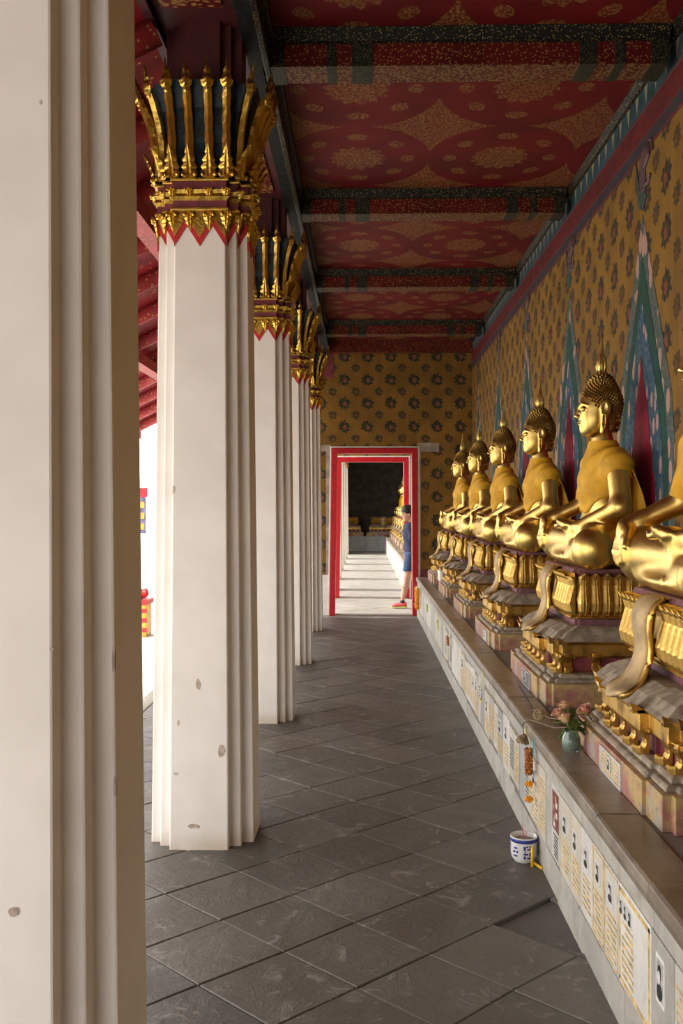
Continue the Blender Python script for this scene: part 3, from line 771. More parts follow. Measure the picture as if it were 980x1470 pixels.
def b_body(P):
    d = U(P, .028, b_torso(P), b_larm(P), b_rarm(P), b_legs(P))
    d = np.minimum(d, sm_union(b_lhand(P), b_rhand(P), .004)) if False else sm_union(sm_union(d, b_lhand(P), .008), b_rhand(P), .006)
    # raised hem lines on shin and thigh
    hem = np.abs(np.sqrt((P[:, 0] + .06) ** 2 + (P[:, 1] + .16) ** 2) - .165) - .004
    d = np.where((hem < 0) & (P[:, 2] < .24) & (P[:, 2] > .02) & (P[:, 1] < -.1) & (P[:, 0] < .08), d - .0035, d)
    return np.maximum(d, -P[:, 2])
def b_head(P):
    Q = P.copy(); Q[:, 1] = np.abs(Q[:, 1])
    d = U(Q, .035, ell(Q, (.012, 0, .868), (.103, .090, .118)), ell(Q, (-.026, 0, .800), (.076, .078, .106)), ell(Q, (-.060, 0, .726), (.030, .034, .028)), ell(Q, (-.01, .035, .765), (.06, .042, .06)))
    d = sm_union(d, cap(Q, (.03, 0, .60), (.02, 0, .76), .060, .050), .02)
    # brow, eye sockets, lids, nose, lips
    d = -sm_union(-d, ell(Q, (-.104, .036, .838), (.014, .026, .014)), .012)
    d = sm_union(d, ell(Q, (-.083, .035, .837), (.017, .027, .017)), .004)
    d = sm_union(d, U(Q, .005, cap(Q, (-.098, .010, .852), (-.094, .034, .868), .005), cap(Q, (-.094, .034, .868), (-.070, .066, .856), .005, .004)), .008)
    d = sm_union(d, cap(Q, (-.098, 0, .862), (-.115, 0, .803), .0075, .0115), .010)
    d = sm_union(d, ell(Q, (-.106, .011, .797), (.012, .010, .008)), .005)
    d = sm_union(d, ell(Q, (-.097, .010, .770), (.011, .017, .0065)), .003)
    d = sm_union(d, ell(Q, (-.094, 0, .757), (.012, .016, .0075)), .003)
    d = np.maximum(d, -ell(Q, (-.104, 0, .7635), (.012, .024, .0018)))
    # ears with long lobes
    e = ell(Q, (.016, .104, .835), (.031, .014, .050)); e = sm_union(e, cap(Q, (.012, .104, .80), (.004, .094, .712), .019, .015), .012)
    e = np.maximum(e, -ell(Q, (.008, .120, .838), (.017, .012, .034))); e = np.maximum(e, -ell(Q, (.006, .120, .765), (.006, .03, .034)))
    return sm_union(d, e, .006)
def hairline(Q):
    x = Q[:, 0]; y = np.abs(Q[:, 1])
    z = np.interp(x, [-.12, -.09, -.05, -.020, .012, .040, .052, .12], [.912, .908, .880, .835, .872, .80, .72, .71])
    return z
def b_hair(P):
    d = sm_union(ell(P, (.018, 0, .884), (.104, .096, .112)), ell(P, (.022, 0, .975), (.060, .060, .060)), .045)
    d = sm_union(d, cap(P, (.05, 0, .86), (.058, 0, .74), .076, .056), .03)
    return np.maximum(d, hairline(P) - P[:, 2])
def b_robe(P):
    t = U(P, .05, b_torso(P), cap(P, (.040, -.265, .525), (.036, -.33, .35), .062, .054), cap(P, (.040, .265, .525), (.03, .36, .36), .062, .054))
    wr = .0060 * np.sin(42 * (P[:, 2] + .75 * P[:, 1]) + 6 * P[:, 0]) + .0022 * np.sin(24 * (P[:, 2] * .6 - P[:, 1]) + 2)
    d = t - .012 - wr
    low = .285 + .84 * np.clip(-.07 - P[:, 1], 0, 9) - .10 * np.clip(P[:, 1] - .1, 0, 9) + .008 * np.sin(P[:, 1] * 40)
    low = np.where(P[:, 0] > .09, np.minimum(low, .45), low)
    d = np.maximum(d, (low - P[:, 2]) * .7)
    neck = np.sqrt((P[:, 0] - .028) ** 2 + P[:, 1] ** 2) - .066
    return np.maximum(d, np.where(P[:, 2] > .58, -neck, d))
def hair_curls(rng):
    b = MB(); n = 620
    for i in range(n):
        z = 1 - 2 * (i + .5) / n; r = math.sqrt(1 - z * z); a = i * 2.399963
        d = Vector((r * math.cos(a), r * math.sin(a), z))
        # march from outside to the hair surface
        p = None; o = Vector((.022, 0, .89))
        ts = np.linspace(.20, .03, 60)[:, None]
        pts = (np.array(o)[None] + ts * np.array(d)[None]).astype(np.float32)
        f = b_hair(pts); h = np.where(f < 0)[0]
        if len(h) == 0: continue
        p = Vector(pts[h[0]].tolist())
        if p.z < float(hairline(np.array([[p.x, p.y, p.z]], np.float32))[0]) + .004: continue
        u = d.orthogonal().normalized(); w_ = d.cross(u); R = .0098
        base = [p + (u * math.cos(k * 1.2566) + w_ * math.sin(k * 1.2566)) * R - d * .003 for k in range(5)]
        mid = [p + (u * math.cos(k * 1.2566) + w_ * math.sin(k * 1.2566)) * R * .66 + d * .007 for k in range(5)]
        b.rings([base, mid]); b.add([*mid, p + d * .0135], [(0, 1, 5), (1, 2, 5), (2, 3, 5), (3, 4, 5), (4, 0, 5)])
    return b
body_v = surf(b_head, (-.14, -.13, .60), (.14, .13, 1.0), .0042)
ME_BODY = sdf_mesh('statue_body', b_body, (-.29, -.56, -.012), (.24, .56, .70), .0085, M['statue_gold'], extra=[body_v])
ME_ROBE = sdf_mesh('robe', b_robe, (-.14, -.46, .22), (.22, .48, .67), .0085, M['robe'])
v, f = surf(b_hair, (-.12, -.12, .69), (.16, .12, 1.06), .007)
hb = hair_curls(random); hb.add(v.tolist(), f.tolist()); ME_HAIR = hb.mesh('curled_hair', M['hair_gold'])
fb = MB(); fb.lathe([(.030, -.02), (.027, .0), (.022, .006), (.025, .02), (.027, .045), (.024, .07), (.018, .095), (.013, .12), (.009, .15), (.005, .19), (.0012, .235)], 14)
for k in range(6):
    a = k * math.pi / 3; fb.tube([(.022 * math.cos(a), .022 * math.sin(a), .0), (.027 * math.cos(a), .027 * math.sin(a), .04), (.021 * math.cos(a), .021 * math.sin(a), .075), (.013 * math.cos(a), .013 * math.sin(a), .11)], [.005, .006, .005, .002], 5)
ME_FIN = fb.mesh('flame_finial', M['statue_gold'], smooth=True)
def cape_mesh():
    nu, nv = 26, 16; T, Bk = [], []
    for j in range(nv):
        s_ = j / (nv - 1)
        for i in range(nu):
            u = -1 + 2 * i / (nu - 1); y = u * (.325 - .05 * s_) ; z = .585 - .09 * abs(u) ** 2 - s_ * (.565 - .09 * abs(u) ** 2)
            x = .140 - .045 * abs(u) ** 2 + (.042 + .045 * abs(u) ** 2) * math.sin(min(1, s_ * 1.6) * 1.57) + (.009 * math.sin(u * 17 + s_ * 3) + .005 * math.sin(u * 31)) * (.25 + s_)
            T.append((x, y, z)); Bk.append((x + .006, y, z))
    b = MB(); F_ = [(j * nu + i, j * nu + i + 1, (j + 1) * nu + i + 1, (j + 1) * nu + i) for j in range(nv - 1) for i in range(nu - 1)]
    b.add(T, F_); b.add(Bk, [q[::-1] for q in F_])
    N = nu * nv; rim = [i for i in range(nu)] + [j * nu + nu - 1 for j in range(1, nv)] + [(nv - 1) * nu + i for i in range(nu - 2, -1, -1)] + [j * nu for j in range(nv - 2, 0, -1)]
    for a, c in zip(rim, rim[1:] + rim[:1]): b.f.append([a, c, c + N, a + N]); b.mi.append(0)
    return b.mesh('back_cape', M['robe'], smooth=True)
ME_CAPE = cape_mesh()
SX, SZ0 = 1.275, 1.187
def statue(y, label, grp, x=SX):
    t = thing('buddha_statue', label, 'statue', (x, y, SZ0), 0, grp)
    link('body', ME_BODY, t); link('curled_hair', ME_HAIR, t); link('robe', ME_ROBE, t); link('back_cape', ME_CAPE, t)
    link('flame_finial', ME_FIN, t, loc=(.022, 0, 1.035)); return t

# ------------------------------------------------------------------ pedestals (local: wall at x = +.24, front towards -x, z = 0 at the plinth top)
def rect(f, h, cut=.0, mid=None, back=.225):
    """front at -f, half length h; cut = corner redent; mid = (half width, projection) of the centre"""
    P = [(back, -h)]
    P += [(-f + cut, -h), (-f + cut, -h + cut), (-f, -h + cut)] if cut else [(-f, -h)]
    if mid: P += [(-f, -mid[0]), (-f - mid[1], -mid[0]), (-f - mid[1], mid[0]), (-f, mid[0])]
    P += [(-f, h - cut), (-f + cut, h - cut), (-f + cut, h)] if cut else [(-f, h)]
    return P + [(back, h)]
def tier(name, prof, mat, par, **kw):
    """prof: list of (front, half, z)"""
    b = MB(); b.rings([[(x, y, z) for x, y in rect(f, h, kw.get('cut', 0), kw.get('mid'))] for f, h, z in prof]); return b.build(name, mat, par, bevel=kw.get('bevel', .003))
def petal_mesh():
    b = MB(); R = []
    for z, o, wd in [(0, .0, .026), (.02, .016, .032), (.06, .026, .034), (.11, .014, .031), (.15, .004, .028), (.18, .012, .031), (.195, .024, .025), (.212, .034, .004)]:
        R.append([(-.012, -wd, z), (o - .012, -wd, z), (o + .008, -wd * .6, z), (o + .013, -wd * .2, z), (o + .006, 0, z), (o + .013, wd * .2, z), (o + .008, wd * .6, z), (o - .012, wd, z), (-.012, wd, z)])
    b.rings(R); return b.mesh('lotus_petal', M['old_gold'])
def scroll_mesh():
    b = MB()
    pr_ = [(-.004, .096), (.030, .096), (.036, .082), (.026, .066), (.014, .050), (.012, .036), (.020, .022), (.036, .018), (.044, .028), (.050, .020), (.046, .004), (.032, -.004), (-.004, -.004)]
    b.rings([[(x * k, y, z) for x, z in pr_] for y, k in ((-.021, .6), (-.017, .92), (0, 1.0), (.017, .92), (.021, .6))])
    for s_ in (-1, 1):
        for q, (dz, L) in enumerate(((.094, .030), (.094, .022), (.094, .016))):
            y = s_ * (.032 + q * .020); b.rings([[(.0, y - .009, dz), (.014, y - .009, dz), (.014, y + .009, dz), (.0, y + .009, dz)], [(.0, y - .008, dz - L * .5), (.016, y - .008, dz - L * .5), (.016, y + .008, dz - L * .5), (.0, y + .008, dz - L * .5)], [(.004, y - .001, dz - L), (.010, y - .001, dz - L), (.010, y + .001, dz - L), (.004, y + .001, dz - L)]])
    return b.mesh('lion_foot_scroll', M['old_gold'])
    b.tube([(0, 0, .0), (.010, .0, .02), (.004, .0, .045), (.012, 0, .075), (.030, 0, .098)], [.020, .014, .019, .016, .008], 7)
    b.tube([(.006, 0, .07), (.012, .028, .085), (.010, .05, .07), (.010, .045, .05), (.010, .032, .055)], [.008, .010, .009, .007, .004], 6)
    b.tube([(.006, 0, .07), (.012, -.028, .085), (.010, -.05, .07), (.010, -.045, .05), (.010, -.032, .055)], [.008, .010, .009, .007, .004], 6)
    b.tube([(.004, 0, .0), (.022, 0, -.004), (.032, 0, .012)], [.012, .011, .004], 6)
    return b.mesh('lion_foot_scroll', M['old_gold'])
PETAL, SCROLL = petal_mesh(), scroll_mesh()
def pedestal(y, label, grp, x=SX):
    t = thing('statue_pedestal', label, 'pedestal', (x, y, .5285), 0, grp)
    tier('base_block', [(.385, .59, 0), (.385, .59, .112)], M['peelpaint'], t, cut=.03, mid=(.40, .015))
    tier('base_step', [(.365, .565, .112), (.365, .565, .122), (.355, .555, .130)], M['dust'], t, cut=.03, mid=(.38, .015))
    tier('base_step', [(.340, .535, .130), (.340, .535, .142), (.330, .525, .150)], M['dust'], t, cut=.03, mid=(.34, .015))
    tier('recess', [(.285, .455, .150), (.285, .455, .235)], M['maroon'], t, cut=.03, mid=(.22, .02))
    tier('gilt_band', [(.318, .470, .222), (.330, .48, .232), (.330, .48, .288), (.342, .492, .296), (.346, .496, .304)], M['old_gold'], t, cut=.04, mid=(.25, .035))
    tier('sloping_ledge', [(.350, .50, .304), (.330, .485, .316), (.300, .465, .345), (.262, .445, .362), (.240, .42, .372)], M['dust'], t, cut=.04, mid=(.23, .03))
    tier('maroon_neck', [(.205, .385, .360), (.205, .385, .425)], M['purple'], t, cut=.02)
    tier('lotus_lip', [(.225, .405, .405), (.232, .412, .412), (.218, .40, .425), (.226, .408, .432)], M['old_gold'], t, cut=.03)
    tier('lotus_core', [(.215, .395, .43), (.232, .41, .50), (.218, .40, .58), (.226, .41, .618)], M['old_gold'], t, cut=.03)
    tier('seat_cushion', [(.20, .385, .612), (.215, .40, .64), (.205, .39, .657)], M['purple'], t, cut=.02)
    # upturned corner tips of the ledge
    for s_ in (-1, 1):
        for (px, py) in ((-.345, s_ * .455), (-.308, s_ * .495), (-.385, s_ * .25)):
            b = MB(); b.rings([[(px, py, .29), (px + .05, py, .29), (px + .05, py - s_ * .05, .29), (px, py - s_ * .05, .29)],
                               [(px - .004, py + s_ * .004, .308), (px + .03, py, .306), (px + .03, py - s_ * .03, .306), (px, py - s_ * .03, .308)],
                               [(px - .012, py + s_ * .010, .328), (px - .010, py + s_ * .008, .328), (px - .010, py + s_ * .006, .328), (px - .012, py + s_ * .006, .328)]]); b.build('corner_tip', M['old_gold'], t)
    for k in range(7):                      # front petals, except under the apron
        yy = -.355 + k * .1183 * 1.0
        if k == 3: continue
        for d in (-.028, .028):
            o = link('lotus_petal', PETAL, t, loc=(-.222, yy + d, .425)); o.rotation_euler = (0, 0, math.pi); o.scale = (1.1, .84, 1)
    for s_ in (-1, 1):
        for k in range(7 if s_ < 0 else 3):
            o = link('lotus_petal', PETAL, t, loc=(-.165 + k * .057, s_ * .402, .425)); o.rotation_euler = (0, 0, s_ * math.pi / 2)
    for yy in (-.46, -.34, .34, .46, -.20, -.07, .07, .20):
        fx = -.292 if abs(yy) > .25 else -.325
        o = link('lion_foot_scroll', SCROLL, t, loc=(fx, yy, .148)); o.rotation_euler = (0, 0, math.pi)
    for xx in (-.26, -.12, .14):
        o = link('lion_foot_scroll', SCROLL, t, loc=(xx, -.462, .148)); o.rotation_euler = (0, 0, -math.pi / 2)
    # hanging apron down the front
    pts = [(-.20, .655), (-.250, .650), (-.282, .61), (-.290, .55), (-.282, .48), (-.292, .42), (-.325, .36), (-.375, .325), (-.400, .300)]
    wd = [.075, .08, .082, .078, .072, .072, .082, .088, .006]
    def cr(L, n=4):
        L = [L[0]] + L + [L[-1]]; return [tuple(.5 * (2 * b_ + (c_ - a_) * t + (2 * a_ - 5 * b_ + 4 * c_ - d_) * t * t + (3 * b_ - a_ - 3 * c_ + d_) * t ** 3) for a_, b_, c_, d_ in zip(*L[i:i + 4])) for i in range(len(L) - 3) for t in [q / n for q in range(n)]] + [L[-1]]
    pw_ = cr([(px, z, k) for (px, z), k in zip(pts, wd)]); pts = [(a_, b_) for a_, b_, c_ in pw_]; wd = [c_ for a_, b_, c_ in pw_]
    b = MB(); b.rings([[(px - .010, -k, z), (px - .014, 0, z), (px - .010, k, z), (px + .012, k, z - .006), (px + .012, -k, z - .006)] for (px, z), k in zip(pts, wd)])
    b.build('hanging_apron', M['dusty_gold'], t, smooth=True)
    for s_ in (-1, 1):
        b = MB(); b.tube([(px + .005, s_ * (k + .012), z - .004) for (px, z), k in list(zip(pts, wd))[3:30]], .011, 6); b.build('apron_edge', M['old_gold'], t, smooth=True)
    return t
def m_peel():
    m = Mat('peeling_gilt_and_pink'); n = m.noise(5, 5, .6); r = m.noise(3.2, 4, .6)
    c = m.mix(m.smooth(n, .44, .56), (.46, .33, .14), (.36, .15, .13)); c = m.mix(m.smooth(r, .50, .58) * .8, c, (.33, .31, .28))
    c = m.mix(m.smooth(m.noise(25, 4), .55, .7) * .5, c, (.14, .10, .06)); m.color(c); m.set('Roughness', .6); m.bump(m.noise(20, 5), .4, .005); return m.m
M['peelpaint'] = m_peel()
where = ['nearest of all, cut off by the right edge', 'nearest one seen whole, head against the crimson flame', 'second one seen whole, counting from the right',
         'third one seen whole, counting from the right', 'second from the doorway wall', 'farthest of the near row, beside the red doorway']
pw = ['nearest one, cut by the right edge, behind the glass vase', 'under the nearest statue seen whole', 'under the second statue seen whole', 'under the third statue seen whole', 'under the second statue from the doorway wall', 'beside the red doorway, farthest of the near row']
s0 = statue(SY[0] + .04, 'seated golden Buddha in saffron robe, ' + where[0], 'seated Buddhas of the near row'); ss = snapshot(s0)
p0 = pedestal(SY[0], 'golden lotus pedestal, ' + pw[0], 'lotus pedestals of the near row'); ps = snapshot(p0); s0.location.x -= .02
for k in range(1, 6):
    o = dup(ss, (SX, SY[k], SZ0), 'seated golden Buddha in saffron robe, ' + where[k])
    o = dup(ps, (SX, SY[k], .5285), 'golden lotus pedestal, ' + pw[k])
    if k == 4:
        boxo('white_cloth_wrap', (-.40, -.34, .30, .55, .11, .24), M['white_paint'], o, bevel=.02)
for k, l in ((1, 'to the right of the camera'), (2, 'behind the camera')):
    dup(ss, (SX, SY[0] - 1.84 * k, SZ0), 'seated golden Buddha out of the picture, ' + l, group='seated Buddhas outside the picture')
    dup(ps, (SX, SY[0] - 1.84 * k, .5285), 'golden lotus pedestal out of the picture, ' + l, group='lotus pedestals outside the picture')
ordn = ['first', 'second', 'third', 'fourth', 'fifth', 'last']
for k in range(6):
    y = 22.3 + 1.84 * k
    dup(ss, (SX, y, SZ0), 'distant golden Buddha beyond the doorway, %s of that row' % ordn[k], group='seated Buddhas beyond the doorway')
    dup(ps, (SX, y, .5285), 'distant lotus pedestal beyond the doorway, %s of that row' % ordn[k], group='lotus pedestals beyond the doorway')
for k, x in enumerate((-.55, .72)):
    o = dup(ps, (x, YE - .24, .5), ['dark lotus pedestal on the far cross plinth, left one', 'dark lotus pedestal on the far cross plinth, right one'][k]); o.rotation_euler = (0, 0, math.pi / 2); o.location.z = .50
# small memorial plaques fixed on the pedestal bases
def plaque(par, x, y0, y1, z0, z1, mat, txt):
    b = MB(); b.box(x - .006, x, y0, y1, z0, z1); p = b.build('memorial_plaque', M[mat], par)
    c = MB(); text_rows(c, y0 + .01, y1 - .01, z0 + .008, z1 - .008, 6, x - .006, rp, .007); c.build('inscription', M[txt], p)
    portrait(p, (y0 + y1) / 2 - .018, (y0 + y1) / 2 + .018, z0 + .03, z1 - .012, x - .007)
plaque(p0, -.400, -.17, .12, .008, .100, 'marble', 'inlay')
pk = [o for o in bpy.data.objects if o.get('category') == 'pedestal']
plaque(pk[1], -.400, -.22, .02, .012, .100, 'marble_grey', 'black')
plaque(pk[2], -.400, -.30, -.10, .012, .095, 'marble_grey', 'photo_white')
# ------------------------------------------------------------------ small things
CT = .537
# glass jar with roses and dried lotus pods
glass = Mat('green_glass'); glass.color((.55, .70, .62)); glass.set('Roughness', .05); glass.set('Transmission Weight', .85); glass.set('IOR', 1.45)
M['glass'] = glass.m
M['water'] = plain('cloudy_water', (.16, .22, .19), .1, bump=0)
M['rose'] = plain('faded_pink_rose', (.72, .30, .24), .6, var=.35, scale=40)
M['rose_edge'] = plain('dry_rose_edge', (.70, .46, .25), .6, var=.3, scale=50)
M['leafg'] = plain('green_leaf', (.12, .20, .05), .5, var=.4, scale=30)
M['pod'] = plain('dried_lotus_pod', (.30, .22, .11), .8, var=.5, scale=60, bump=.5)
M['stem'] = plain('dry_brown_stem', (.22, .16, .10), .7)
M['dstem'] = plain('dark_stem', (.05, .035, .025), .7)
M['porcelain'] = plain('white_porcelain', (.74, .74, .72), .2, var=.06)
M['cobalt'] = plain('cobalt_blue_glaze', (.03, .05, .30), .25, var=.4, scale=50)
M['ash'] = plain('incense_ash', (.30, .25, .20), .95, var=.6, scale=120, bump=.8)
M['incense'] = plain('pink_incense_stick', (.65, .10, .16), .7)
M['wax'] = plain('yellow_wax', (.85, .52, .02), .4, var=.08)
M['marigold'] = plain('marigold_orange', (.85, .33, .01), .7, var=.3, scale=60, bump=.4)
M['dried'] = plain('dried_brown_orange_flowers', (.42, .15, .03), .8, var=.5, scale=60)
M['jasmine'] = plain('jasmine_cream', (.75, .64, .30), .7, var=.2, scale=60)
M['ribbon'] = plain('pale_blue_ribbon', (.12, .50, .68), .5)
M['white_flower'] = plain('white_flower_buds', (.8, .78, .70), .6)
M['pink'] = plain('bright_pink_cloth', (.75, .16, .45), .6)
M['leaf_lime'] = plain('lime_green', (.45, .65, .15), .6)
VX, VY = .822, 3.86
t = thing('glass_vase', 'small green glass jar of dried flowers on the coping, in front of the nearest pedestal', 'vase', (VX, VY, CT - .001))
b = MB(); b.lathe([(.001, 0), (.030, 0), (.035, .006), (.037, .03), (.035, .055), (.027, .072), (.025, .080), (.028, .088), (.026, .088), (.0225, .080), (.025, .071), (.032, .054), (.034, .03), (.032, .008), (.001, .006)], 24)
b.build('glass_jar', M['glass'], t, smooth=True)
b = MB(); b.lathe([(.001, .008), (.031, .009), (.033, .03), (.031, .053), (.001, .053)], 20); b.build('water', M['water'], t, smooth=True)
def rose(c, r, tilt, rng, name, label, grp='faded pink roses in the jar'):
    o = thing(name, label, 'rose', c, 0, grp); o.rotation_euler = tilt
    b = MB()
    for k in range(14):
        a = k * 2.4; rr = r * (.12 + .062 * k); h = r * (1.15 - .035 * k)
        R = []
        for i in range(5):
            s_ = i / 4; out = rr * (.35 + .75 * s_ ** .7) + (r * .12 if i == 4 and k > 6 else 0)
            z = -r * .45 + (h + r * .35) * s_ - (r * .12 if i == 4 and k > 6 else 0)
            R.append([(out * math.cos(a + q) * 1.0, out * math.sin(a + q), z - abs(q) * r * .12) for q in (-.85, -.45, 0, .45, .85)])
        b.rings(R, mi=1 if k > 10 or k % 5 == 0 else 0, cap=False, closed=False)
    q = b.build('petals', [M['rose'], M['rose_edge']], o, smooth=True); q.modifiers.new('s', 'SOLIDIFY').thickness = .0012
    b = MB(); b.tube([(0, 0, -r * .4), (0, 0, -r * .8), (0, 0, -r * 1.6)], [r * .35, .004, .003], 6); b.build('stem', M['leafg'], o, smooth=True); return o
rg = random.Random(5)
for dx, dy, dz, r, lab in ((-.032, -.05, .135, .026, 'faded pink rose at the front of the jar, lowest of the bunch'), (-.052, -.01, .146, .026, 'faded pink rose leaning out to the left of the jar'),
                           (-.022, .025, .168, .027, 'faded pink rose topmost at the back left of the jar'), (.055, -.01, .160, .030, 'faded rose leaning right towards the pedestal, partly green')):
    rose((VX + dx, VY + dy, CT + dz), r, (rg.uniform(-.5, .5) - dy * 6, dx * 9, rg.uniform(0, 6)), rg, 'rose', lab)
t2 = thing('leaf_sprigs', 'green leaves and stems among the roses in the glass jar', 'leaves', (VX, VY, CT))
for k in range(16):
    a = rg.uniform(0, 6.28); L = rg.uniform(.04, .075); z0 = .10 + rg.uniform(-.02, .04); el = rg.uniform(-.9, .5)
    d = Vector((math.cos(a) * math.cos(el), math.sin(a) * math.cos(el), math.sin(el))); s_ = d.cross(Vector((0, 0, 1))).normalized(); p = Vector((0.02 * math.cos(a), .02 * math.sin(a), z0)); n_ = s_.cross(d)
    b = MB(); R = [[p + d * L * u + s_ * (-wd) + n_ * .003, p + d * L * u - n_ * .004 * (1 if 0 < u < 1 else 0) , p + d * L * u + s_ * wd + n_ * .003] for u, wd in ((0, .002), (.3, .013), (.6, .014), (.85, .007), (1, .001))]
    b.rings(R, cap=False, closed=False); o = b.build('leaf', M['leafg'], t2, smooth=True); o.modifiers.new('s', 'SOLIDIFY').thickness = .0012
b = MB()
for k in range(7): 
    a = k * .9; b.tube([(.012 * math.cos(a), .012 * math.sin(a), .012), (.008 * math.cos(a + 2), .008 * math.sin(a + 2), .085), (.035 * math.cos(a), .04 * math.sin(a), .135)], .002, 5)
b.build('stems', M['leafg'], t2)
def pod(c, r, axis, stem, label, sm):
    t = thing('lotus_pod', label, 'lotus pod', c)
    b = MB(); b.lathe([(.003, -r * 1.1), (r * .45, -r * .8), (r * .85, -r * .25), (r, .1 * r), (r * .97, r * .3), (r * .3, r * .36), (.001, r * .36)], 14)
    for k in range(9): b.ball((r * .62 * math.cos(k * .8) * (k > 0), r * .62 * math.sin(k * .8) * (k > 0), r * .38), r * .12, 6, 4)
    o = b.build('seed_head', M['pod'], t, smooth=True); o.rotation_euler = Vector(axis).to_track_quat('Z', 'Y').to_euler()
    b = MB(); b.tube([Vector(p) - Vector(c) for p in stem], .0028, 6); b.build('stem', sm, t, smooth=True); return t
pod((.795, 4.40, CT + .026), .029, (-.5, -.7, .5), [(.80, 4.42, CT + .035), (.83, 4.36, CT + .02), (.835, 4.20, CT + .012), (.83, 4.05, CT + .05), (VX, VY + .02, CT + .086)], 'dried lotus pod lying on the coping behind the vase', M['dstem'])
pod((.700, 4.28, .475), .030, (-.25, -.2, -.95), [(.706, 4.285, .505), (.705, 4.30, .545), (.722, 4.27, .570), (.75, 4.22, .572), (.79, 4.05, .585), (VX - .01, VY + .02, CT + .088)], 'dried lotus pod hanging over the plinth edge beside the garland', M['stem'])
b = MB(); b.tube([(.838, 5.25, CT + .004), (.825, 4.95, CT + .004), (.803, 4.62, CT + .010)], .003, 6)
tag(b.build('dark_twig', M['dstem'], smooth=True), 'thin dark dry twig lying on the coping between vase and pedestal', 'twig')
b = MB(); b.tube([(.803, 4.62, CT + .004), (.82, 4.3, CT + .035), (.83, 4.0, CT + .09), (VX, VY + .02, CT + .086)], .0025, 6)
tag(b.build('pale_twig', M['stem'], smooth=True), 'pale straight stem sticking out backwards from the glass jar', 'twig')
# incense pot
PXc, PYc = .684, 4.15
t = thing('incense_pot', 'small white and blue porcelain incense pot on the floor against the plinth', 'pot', (PXc, PYc, .0))
b = MB(); b.lathe([(.001, .0), (.040, .0), (.043, .006), (.052, .018), (.056, .035), (.056, .085), (.058, .104), (.056, .108), (.052, .105), (.051, .085), (.001, .084)], 32); b.build('pot_body', M['porcelain'], t, smooth=True)
b = MB(); b.lathe([(.001, .084), (.051, .086), (.03, .094), (.001, .096)], 20); b.build('ash', M['ash'], t)
b = MB(); b.rings([[(r * math.cos(a * math.pi / 16), r * math.sin(a * math.pi / 16), z) for a in range(32)] for r, z in ((.0560, .086), (.0572, .087), (.0590, .102), (.0570, .103))], cap=False); b.build('blue_rim_band', M['cobalt'], t, smooth=True)
def glyph(a0, z0, cells):
    b = MB()
    for (u, v, du, dv) in cells:
        R = []
        for a in (a0 + u * .018 / .056, a0 + (u + du) * .018 / .056):
            R.append([(r * math.cos(a), r * math.sin(a), z) for r, z in ((.0555, z0 + v * .01), (.0572, z0 + v * .01), (.0572, z0 + (v + dv) * .01), (.0555, z0 + (v + dv) * .01))])
        b.rings(R)
    b.build('blue_glyph', M['cobalt'], t)
big = [(0, 0, .5, 1.2), (.8, 0, 1.4, .6), (0, 1.6, 1, .7), (1.3, 1.1, .5, 1.6), (.2, 2.7, 1.8, .6), (0, 3.6, .5, 1.6), (.8, 3.6, 1.3, .6), (1.5, 3.8, .5, 1.4), (.6, 4.8, 1.4, .5)]
for a in (-1.75, .35, 2.4): glyph(a, .024, big)
for a in (-2.55, -.3, 1.6): glyph(a, .030, [(0, 0, 1, .7), (-.2, 1.6, 1.4, .8), (.1, 3.2, .9, .7)])
b = MB(); b.tube([(.004, .0, .09), (-.006, .01, .15)], .0012, 5); b.tube([(.0, .01, .09), (-.008, .0, .135)], .0012, 5); b.tube([(.008, -.006, .09), (.010, -.01, .125)], .0012, 5); b.build('incense_sticks', M['incense'], t)
b = MB(); b.tube([(.706, 4.075, .0), (.707, 4.08, .078), (.7075, 4.081, .084)], [.006, .006, .002], 8); tag(b.build('upright_candle', M['wax'], smooth=True), 'thin yellow candle standing upright on the floor by the blue and white pot', 'candle')
b = MB(); b.tube([(.716, 4.105, .007), (.742, 4.035, .007)], .006, 8); tag(b.build('fallen_candle', M['wax'], smooth=True), 'short yellow candle lying on the floor against the plinth', 'candle')
# garlands on the plinth front
def blossoms(mb, c, r, n, rng, mi=0):
    for k in range(n):
        a = 2 * math.pi * k / n; mb.ball((c[0] + r * .55 * math.cos(a), c[1] + r * .75 * math.sin(a), c[2] + rng.uniform(-.2, .2) * r), r * .42, 7, 5, mi, .12)
    mb.ball(c, (r * .5, r * .7, r * .5), 8, 5, mi, .1)
GX, GY = .720, 4.205
t = thing('flower_garland', 'dried orange flower garland hanging from the coping above the blue and white pot', 'garland', (GX, GY, 0))
b = MB(); b.tube([(0, 0, .52), (-.004, 0, .47), (-.006, 0, .25)], .0015, 5); b.build('string', M['jasmine'], t)
b = MB()
for k in range(9):
    for q in range(6):
        a = q * 1.047 + k * .5; b.ball((-.006 + .012 * math.cos(a), .014 * math.sin(a), .355 + k * .0125), .0078, 6, 4, 0, .15)
b.build('dried_blossoms', M['dried'], t)
for z in (.308, .243):
    b = MB(); blossoms(b, (-.006, 0, z), .021, 7, rg); b.build('marigold', M['marigold'], t, smooth=True)
b = MB(); b.rings([[(.012, -.022 + q, .50), (.008, -.022 + q, .50), (.008, -.020 + q, .44), (.012, -.020 + q, .44)] for q in (0, .008)]); b.build('ribbon', M['ribbon'], t)
t = thing('jasmine_garland', 'thin cream jasmine strand hanging beside the dried orange garland', 'garland', (.730, 4.36, 0))
b = MB(); b.tube([(0, 0, .525), (-.002, 0, .37)], .0012, 5); b.build('string', M['jasmine'], t)
b = MB(); b.ball((-.002, 0, .500), (.008, .008, .020), 8, 6); b.ball((-.002, 0, .463), (.008, .009, .022), 8, 6); b.build('buds', M['jasmine'], t, smooth=True)
